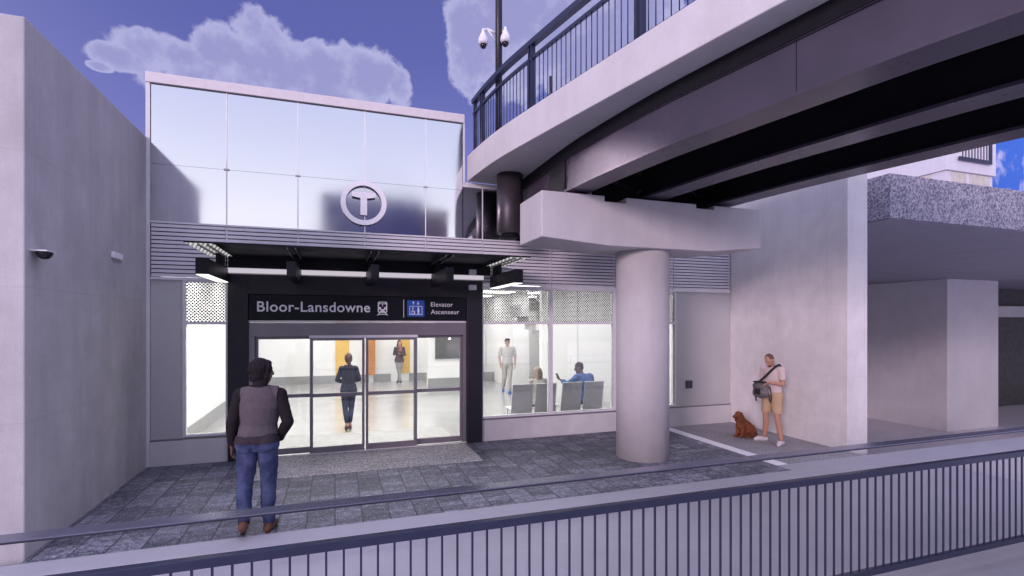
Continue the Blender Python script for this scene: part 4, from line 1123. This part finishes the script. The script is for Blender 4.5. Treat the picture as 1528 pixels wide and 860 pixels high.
# --- the person walking in through the doors, dark blazer
def at(px, dist, z=0.0):
    s = (px - 764) / 765; return (S_ + C_ * s) * dist, (C_ - S_ * s) * dist
m_navy = cloth('navy_blazer', (0.007, 0.009, 0.017)); m_dkjean = denim('dark_jeans', (0.012, 0.018, 0.04), (0.03, 0.045, 0.085)); m_heel = cloth('heel_shoe', (0.07, 0.02, 0.018), 0.35)
m_brhair = cloth('brown_hair', (0.045, 0.022, 0.016), 0.5, 0.3, 60)
gx, gy = at(520, 1721 / 161.0)
person('person with ponytail in dark blazer and tight jeans walking in through the doors', (gx, gy, 0), R(2), dict(
        chest=(0, .0, 1.30), shR=(.15, -.01, 1.43), shL=(-.15, -.01, 1.43), elR=(.235, .02, 1.18), elL=(-.24, .02, 1.18), wrR=(.12, .20, 1.13), wrL=(-.12, .20, 1.12),
        hipR=(.085, 0, .93), hipL=(-.085, 0, .93), knR=(.062, .03, .51), knL=(-.07, .0, .51), anR=(.035, .03, .15), anL=(-.035, -.03, .15), toeR=(.045, .14, .035), toeL=(-.045, .09, .035)),
        h=1.63, skin=(0.42, 0.25, 0.19), female=True, head_yaw=R(0), bulk=.97,
        hands=dict(L=((.8, .4, .1), (0, 0, -1), (0, 1, .3), .6), R=((-.8, .4, .1), (0, 0, -1), (0, 1, .3), .6)),
        wear=[W_('jeans', ('thigh', 'calf', 'torso'), .006, m_dkjean, lambda p, j, k: .21 * k < p.z < 1.02 * k, .004, 1.0),
              W_('blazer', ALLTOP + ('thigh',), .020, m_navy, lambda p, j, k: p.z > .82 * k and p.z < 1.505 * k, .008, 7.0),
              W_('shoes', ('foot',), .007, m_heel, lambda p, j, k: p.z < .15 * k)],
        hairfn=hair('hair', m_brhair, [('e', (0, -.025, .035), (.086, .10, .096)), ('e', (0, -.06, -.02), (.078, .06, .085)), ('c', (.0, -.115, .03), (.012, -.13, -.10), .03, .036), ('c', (.012, -.13, -.10), (.02, -.115, -.25), .036, .014)]))

# --- the person standing far inside with a phone
gx, gy = at(596, 19.55)
m_coat = cloth('grey_coat', (0.11, 0.085, 0.09)); m_scarf = cloth('red_scarf', (0.36, 0.14, 0.13)); m_gtrs = cloth('grey_trousers', (0.30, 0.29, 0.28)); m_redhair = cloth('auburn_hair', (0.10, 0.035, 0.02), 0.5, 0.3, 60)
m_phone = plain('phone_black', (0.01, 0.01, 0.012), 0.2)
pW = person('person in dark jacket, red scarf and grey trousers standing far back in the hall', (gx, gy, 0), R(172), dict(
        shR=(.16, -.01, 1.435), shL=(-.16, -.01, 1.435), elR=(.21, .06, 1.19), wrR=(.085, .17, 1.45), elL=(-.22, .03, 1.17), wrL=(-.06, .18, 1.20),
        knR=(.03, .04, .50), knL=(-.03, .0, .50), anR=(-.045, .05, .085), anL=(.05, -.05, .085), toeR=(-.06, .17, .03), toeL=(.09, .10, .03)),
        h=1.62, skin=(0.48, 0.30, 0.24), female=True, voxel=.0095, head_yaw=R(10), head_pitch=R(-8),
        hands=dict(R=((-.2, .1, .9), (-.6, -.7, 0), (.0, .6, .4), .5), L=((.8, .3, .2), (0, -.3, 1), (0, 1, .3), .5)),
        wear=[W_('trousers', ('thigh', 'calf', 'torso'), .012, m_gtrs, lambda p, j, k: .09 * k < p.z < 1.0 * k, .006), W_('jacket', ALLTOP + ('thigh',), .022, m_coat, lambda p, j, k: .86 * k < p.z < 1.49 * k, .008),
              W_('scarf', ('neck', 'torso', 'shoulder'), .034, m_scarf, lambda p, j, k: p.z > 1.32 * k and p.z < 1.55 * k and abs(p.x) < .085 * k and (p.y > 0 or p.z > 1.44 * k), .012),
              W_('shoes', ('foot',), .008, m_coat, lambda p, j, k: p.z < .1 * k)],
        hairfn=hair('hair', m_redhair, [('e', (0, -.025, .035), (.088, .10, .096)), ('c', (-.07, -.03, .0), (-.075, .01, -.17), .034, .03), ('c', (.07, -.03, .0), (.075, .0, -.17), .034, .03), ('e', (0, -.06, -.06), (.08, .055, .11))]))
ph = thing('phone', 'small black phone held up by the person far back in the hall', 'phone', (0, 0, 0))
MW = Matrix.Translation(V((gx, gy, 0))) @ Matrix.Rotation(R(172), 4, 'Z')
ph.location = MW @ (V((.060, .185, 1.50)) * 1.62 / 1.78); ph.rotation_euler = (R(-15), R(10), R(172))
MB().box(-.036, .036, -.005, .005, -.072, .072).build('case', m_phone, ph, bevel=.004, local=True)
MB().box(-.032, .032, -.0065, -.0052, -.066, .066).build('screen', 'camblack', ph, local=True)

# --- the person striding inside the right hand window
gx, gy = at(757, 1721 / 103.5)
m_tee = cloth('pale_tshirt', (0.50, 0.48, 0.47)); m_khaki = cloth('pale_trousers', (0.42, 0.40, 0.38)); m_blue = cloth('blue_shoe', (0.06, 0.16, 0.45), .6); m_dkhair = cloth('dark_hair', (0.02, 0.016, 0.014), .5, .3, 60)
person('person in pale t-shirt, light trousers and blue shoes striding forward inside the window', (gx, gy, 0), R(168), dict(
        shR=(.195, -.01, 1.445), shL=(-.195, -.01, 1.445), elR=(.255, -.05, 1.17), wrR=(.235, .05, .93), elL=(-.265, -.03, 1.17), wrL=(-.25, .04, .92),
        knR=(.09, .0, .50), knL=(-.06, .15, .53), anR=(.11, -.22, .16), anL=(-.05, .19, .085), toeR=(.13, -.06, .035), toeL=(-.06, .36, .045)),
        h=1.77, skin=(0.50, 0.31, 0.25), voxel=.0095, head_yaw=R(10), bulk=1.02, hands=dict(R=((0, .1, -1), (-1, 0, 0), (0, 1, 0), .5), L=((0, .1, -1), (1, 0, 0), (0, 1, 0), .5)),
        wear=[W_('trousers', ('thigh', 'calf', 'torso'), .018, m_khaki, lambda p, j, k: .10 * k < p.z < 1.0 * k, .01, 4.0), W_('tshirt', ('torso', 'shoulder', 'uarm'), .020, m_tee, lambda p, j, k: p.z > .92 * k and (p.z > 1.2 * k or abs(p.x) < .2 * k) and p.z < 1.5 * k, .008),
              W_('shoes', ('foot',), .010, m_blue, lambda p, j, k: p.z < .12 * k)], hairfn=hair('hair', m_dkhair, SHORT + [('c', (-.04, .06, .095), (.04, .06, .095), .03, .03)]))

# --- two seated people on the chairs, backs to the glass
SEAT = dict(pelvis=(0, -.02, .56), waist=(0, -.05, .70), chest=(0, -.02, .90), neck=(0, .03, 1.09), head=(0, .075, 1.245), shR=(.19, .02, 1.035), shL=(-.19, .02, 1.035),
            elR=(.23, .08, .77), elL=(-.23, .08, .77), wrR=(.12, .29, .74), wrL=(-.12, .29, .74), hipR=(.09, .0, .54), hipL=(-.09, .0, .54), knR=(.11, .43, .53), knL=(-.11, .43, .53),
            anR=(.12, .42, .09), anL=(-.12, .42, .09), toeR=(.14, .60, .03), toeL=(-.14, .60, .03))
m_bshirt = cloth('blue_shirt', (0.045, 0.10, 0.26)); m_trs = cloth('dark_trousers', (0.05, 0.05, 0.06)); m_beige = cloth('beige_top', (0.34, 0.32, 0.31)); m_shoe = cloth('black_shoe', (0.02, 0.02, 0.02), .5)
person('person in blue shirt seated beside the round column, arm reaching out with a phone', (5.30, CHY + .02, 0), R(14), {**SEAT, 'neck': (-.03, .06, 1.085), 'head': (-.055, .125, 1.235), 'elL': (-.30, .20, .86), 'wrL': (-.33, .42, .95), 'elR': (.21, -.03, .77), 'wrR': (.10, .22, .70)},
       h=1.80, skin=(0.11, 0.06, 0.045), voxel=.0095, head_yaw=R(60), head_pitch=R(-12), bulk=1.08, hands=dict(R=((-.4, .8, -.2), (0, 0, -1), (-1, 0, 0), .5), L=((-.3, .8, .3), (.6, -.4, .6), (.8, .2, .4), .5)),
       wear=[W_('trousers', ('thigh', 'calf', 'torso'), .016, m_trs, lambda p, j, k: p.z < .66 * k and p.z > .1 * k, .008), W_('shirt', ALLTOP, .022, m_bshirt, lambda p, j, k: p.z > .53 * k and p.z < 1.10 * k and p.y < .36 * k if True else 0, .010, 9.0), W_('shoes', ('foot',), .01, m_shoe, lambda p, j, k: p.z < .1 * k)],
       hairfn=hair('hair', m_dkhair, [('e', (0, -.018, .045), (.079, .098, .082)), ('e', (0, -.055, -.005), (.070, .055, .065)), ('e', (0, .045, -.088), (.045, .045, .038))], .008, 3, .003))
ph = thing('phone', 'black phone in the hand of the seated person in blue', 'phone', (0, 0, 0), 0)
MW = Matrix.Translation(V((5.30, CHY + .02, 0))) @ Matrix.Rotation(R(14), 4, 'Z'); ph.location = MW @ (V((-.345, .515, 1.03)) * 1.80 / 1.78); ph.rotation_euler = (R(-35), 0, R(30))
MB().box(-.037, .037, -.005, .005, -.074, .074).build('case', m_phone, ph, bevel=.004, local=True); MB().box(-.033, .033, -.0065, -.0052, -.068, .068).build('screen', 'camblack', ph, local=True)
person('person with light hair in beige top seated behind the vertical window bar', (4.19, CHY + .02, 0), R(-6), {**SEAT, 'shR': (.165, .02, 1.03), 'shL': (-.165, .02, 1.03), 'head': (.0, .06, 1.24)},
       h=1.70, skin=(0.48, 0.30, 0.24), female=True, voxel=.0095, head_yaw=R(-10), hands=dict(R=((-.5, .8, 0), (0, 0, -1), (-1, 0, 0), .5), L=((.5, .8, 0), (0, 0, -1), (1, 0, 0), .5)),
       wear=[W_('trousers', ('thigh', 'calf', 'torso'), .014, m_trs, lambda p, j, k: p.z < .66 * k and p.z > .1 * k, .008), W_('top', ALLTOP, .022, m_beige, lambda p, j, k: p.z > .53 * k and p.z < 1.10 * k, .010, 2.0), W_('shoes', ('foot',), .01, m_shoe, lambda p, j, k: p.z < .1 * k)],
       hairfn=hair('hair', cloth('light_hair', (0.30, 0.24, 0.20), .6, .2, 60), [('e', (0, -.025, .035), (.09, .104, .098)), ('c', (-.065, -.04, .0), (-.07, -.03, -.20), .042, .045), ('c', (.065, -.04, .0), (.07, -.03, -.20), .042, .045), ('c', (0, -.075, 0), (0, -.08, -.22), .06, .06)]))

# --- the person with the bag
gx, gy = ground(1153, 661)
m_wtee = cloth('white_tshirt', (0.60, 0.49, 0.48), .8, .05); m_short = cloth('beige_shorts', (0.50, 0.35, 0.22), .85, .08); m_wshoe = cloth('white_shoe', (0.62, 0.58, 0.60), .6, .05); m_shorthair = cloth('cropped_hair', (0.14, 0.075, 0.055), .7, .2, 60)
RZB = R(100)
pB = person('person in pale t-shirt and beige shorts looking down into a bag beside a sitting dog', (gx, gy, 0), RZB, dict(
        pelvis=(0, -.01, .96), waist=(0, .0, 1.10), chest=(0, .0, 1.30), neck=(.0, .025, 1.495), head=(.0, .105, 1.625),
        shR=(.185, .0, 1.44), shL=(-.185, .0, 1.44), elR=(.235, -.02, 1.165), wrR=(.125, .215, 1.13), elL=(-.245, .055, 1.17), wrL=(-.10, .25, 1.21),
        knR=(.15, .0, .50), knL=(-.13, .05, .50), anR=(.205, -.03, .085), anL=(-.19, .02, .085), toeR=(.29, .12, .03), toeL=(-.24, .18, .03)),
        h=1.71, skin=(0.48, 0.25, 0.17), voxel=.008, head_yaw=R(4), head_pitch=R(-38), bulk=1.0,
        hands=dict(R=((-.75, .55, -.1), (0, .3, -1), (0, .6, .6), .7), L=((.45, .55, -.25), (0, .3, -1), (0, .6, .6), .7)),
        wear=[W_('shorts', ('torso', 'thigh'), .024, m_short, lambda p, j, k: .60 * k < p.z < 1.01 * k, .008, 2.0), W_('tshirt', ('torso', 'shoulder', 'uarm'), .020, m_wtee, lambda p, j, k: p.z > .93 * k and p.z < 1.505 * k and (p.z > 1.255 * k or (abs(p.x) < .185 * k)), .007, 6.0),
              W_('shoes', ('foot',), .012, m_wshoe, lambda p, j, k: p.z < .085 * k)],
        hairfn=hair('hair', m_shorthair, [('e', (0, -.022, .040), (.079, .093, .083)), ('e', (0, -.055, -.005), (.068, .05, .06)), ('e', (0, .052, -.085), (.042, .042, .036))], .008, 3, .002))
m_bag = cloth('bag_fabric', (0.13, 0.115, 0.115), .8, .5, 26); m_strap = cloth('bag_strap', (0.02, 0.02, 0.024), .7)
bgt = thing('shoulder_bag', 'grey and black shoulder bag held open against the chest', 'bag', (gx, gy, 0), RZB)
kb_ = 1.71 / 1.78
Bb = Body(); Bb.ell('b', (0.05, .285, 1.01), .15, .085, .155); Bb.cap('b', (-.03, .285, .95), (.13, .285, .95), .080, .080); Bb.cap('b', (-.04, .28, 1.08), (.14, .28, 1.08), .068, .068)
me = Bb.mesh(.011, 4)
for v in me.vertices: v.co += v.normal * .008 * mnoise.noise(v.co * 16)
link_mesh('bag_body', me, m_bag, bgt)
MB().prism([(-.085, 1.145), (.185, 1.145), (.18, 1.17), (-.08, 1.17)], 1, .235, .33).build('zip_top', m_strap, bgt, bevel=.01, local=True)
MB().box(.0, .12, .358, .376, .93, 1.04).build('pocket', m_strap, bgt, bevel=.012, local=True)
def strap(name, pts, w_=.022, th_=.006):
    mb = MB(); vs = []; n = len(pts); pts = [V(p) for p in pts]; fs = []
    for i, p in enumerate(pts):
        t_ = (pts[min(i + 1, n - 1)] - pts[max(i - 1, 0)]).normalized(); out_ = V((p.x, p.y, 0)); out_ = out_ - t_ * out_.dot(t_)
        out_ = out_.normalized() if out_.length > 1e-4 else t_.orthogonal(); s0 = t_.cross(out_)
        for a, b in ((-1, 0), (1, 0), (1, 1), (-1, 1)): vs.append(p + s0 * w_ * a + out_ * th_ * b)
    for i in range(n - 1):
        for q in range(4): fs.append((i * 4 + q, i * 4 + (q + 1) % 4, i * 4 + 4 + (q + 1) % 4, i * 4 + 4 + q))
    fs += [(3, 2, 1, 0), tuple((n - 1) * 4 + q for q in range(4))]
    return mb.add(vs, fs).build(name, m_strap, bgt, local=True)
strap('strap', [(.10, .30, 1.15), (.06, .235, 1.20), (.0, .185, 1.28), (-.07, .155, 1.37), (-.115, .10, 1.445), (-.13, .0, 1.48), (-.12, -.08, 1.44), (-.06, -.145, 1.33), (.03, -.15, 1.18), (.12, -.11, 1.05), (.19, .02, .99), (.18, .2, 1.02), (.15, .26, 1.05)])
strap('hanging_strap', [(-.14, .30, 1.10), (-.175, .31, 1.0), (-.185, .315, .86), (-.17, .32, .80), (-.15, .318, .84), (-.14, .31, .95)], .010, .005)
strap('hanging_strap', [(.10, .33, .93), (.115, .33, .86), (.11, .32, .80)], .018, .008)

# --- the dog
gx, gy = ground(1110, 652)
m_fur = cloth('reddish_fur', (0.20, 0.065, 0.028), .75, .35, 26); m_ear = cloth('ear_fur', (0.14, 0.042, 0.018), .75, .35, 26)
dg_ = thing('dog', 'small reddish brown long-eared dog sitting on the paving by the wall', 'dog', (gx, gy, 0), R(88))
D = Body()     # faces +Y
D.ell('b', (0, -.10, .125), .105, .125, .12)                                   # rump
D.cap('b', (0, -.07, .17), (0, .045, .285), .098, .078)                        # sloping back
D.ell('b', (0, .065, .235), .078, .075, .115)                                  # deep chest
D.cap('b', (0, .055, .30), (0, .095, .375), .060, .050)                        # neck
D.ell('h', (0, .115, .405), .056, .066, .056); D.cap('h', (0, .15, .392), (0, .215, .375), .036, .026); D.ell('h', (0, .125, .43), .042, .045, .035)
for sx in (-1, 1):
    D.cap('l', (sx * .058, .075, .22), (sx * .060, .085, .12), .040, .030).cap('l', (sx * .060, .085, .12), (sx * .060, .095, .028), .030, .026).cap('l', (sx * .060, .10, .024), (sx * .062, .145, .020), .026, .024)
    D.cap('l', (sx * .085, -.12, .125), (sx * .115, .0, .135), .070, .048)       # thigh, knee forward and up
    D.cap('l', (sx * .115, .0, .13), (sx * .115, -.115, .045), .042, .026)       # shank back to the hock
    D.cap('l', (sx * .115, -.115, .040), (sx * .118, .045, .024), .026, .025)    # long hind foot on the ground
D.chain('t', [(0, -.19, .07), (.02, -.27, .035), (.05, -.34, .03)], [.034, .030, .016])
me = D.mesh(.008, 4)
for v in me.vertices: v.co += v.normal * (.012 * mnoise.noise(v.co * 30) + .008 * mnoise.noise(V((v.co.x * 80, v.co.y * 80, v.co.z * 26))))
link_mesh('body', me, m_fur, dg_)
for sx in (-1, 1):
    E_ = Body(); E_.cap('e', (sx * .054, .098, .432), (sx * .074, .098, .365), .022, .034).cap('e', (sx * .074, .098, .365), (sx * .074, .100, .295), .034, .030)
    me = E_.mesh(.007, 3)
    for v in me.vertices: v.co += v.normal * .007 * mnoise.noise(v.co * 42)
    link_mesh('ear', me, m_ear, dg_)
    MB().lathe((sx * .027, .168, .415), [(.001, -.006), (.007, -.003), (.007, .003), (.001, .006)], 8).build('eye', 'eye', dg_, local=True)
MB().lathe((0, .236, .380), [(.002, -.010), (.012, -.005), (.013, .003), (.004, .010)], 10).build('nose', 'eye', dg_, local=True)
dg_.scale = (1.1, 1.1, 1.1)
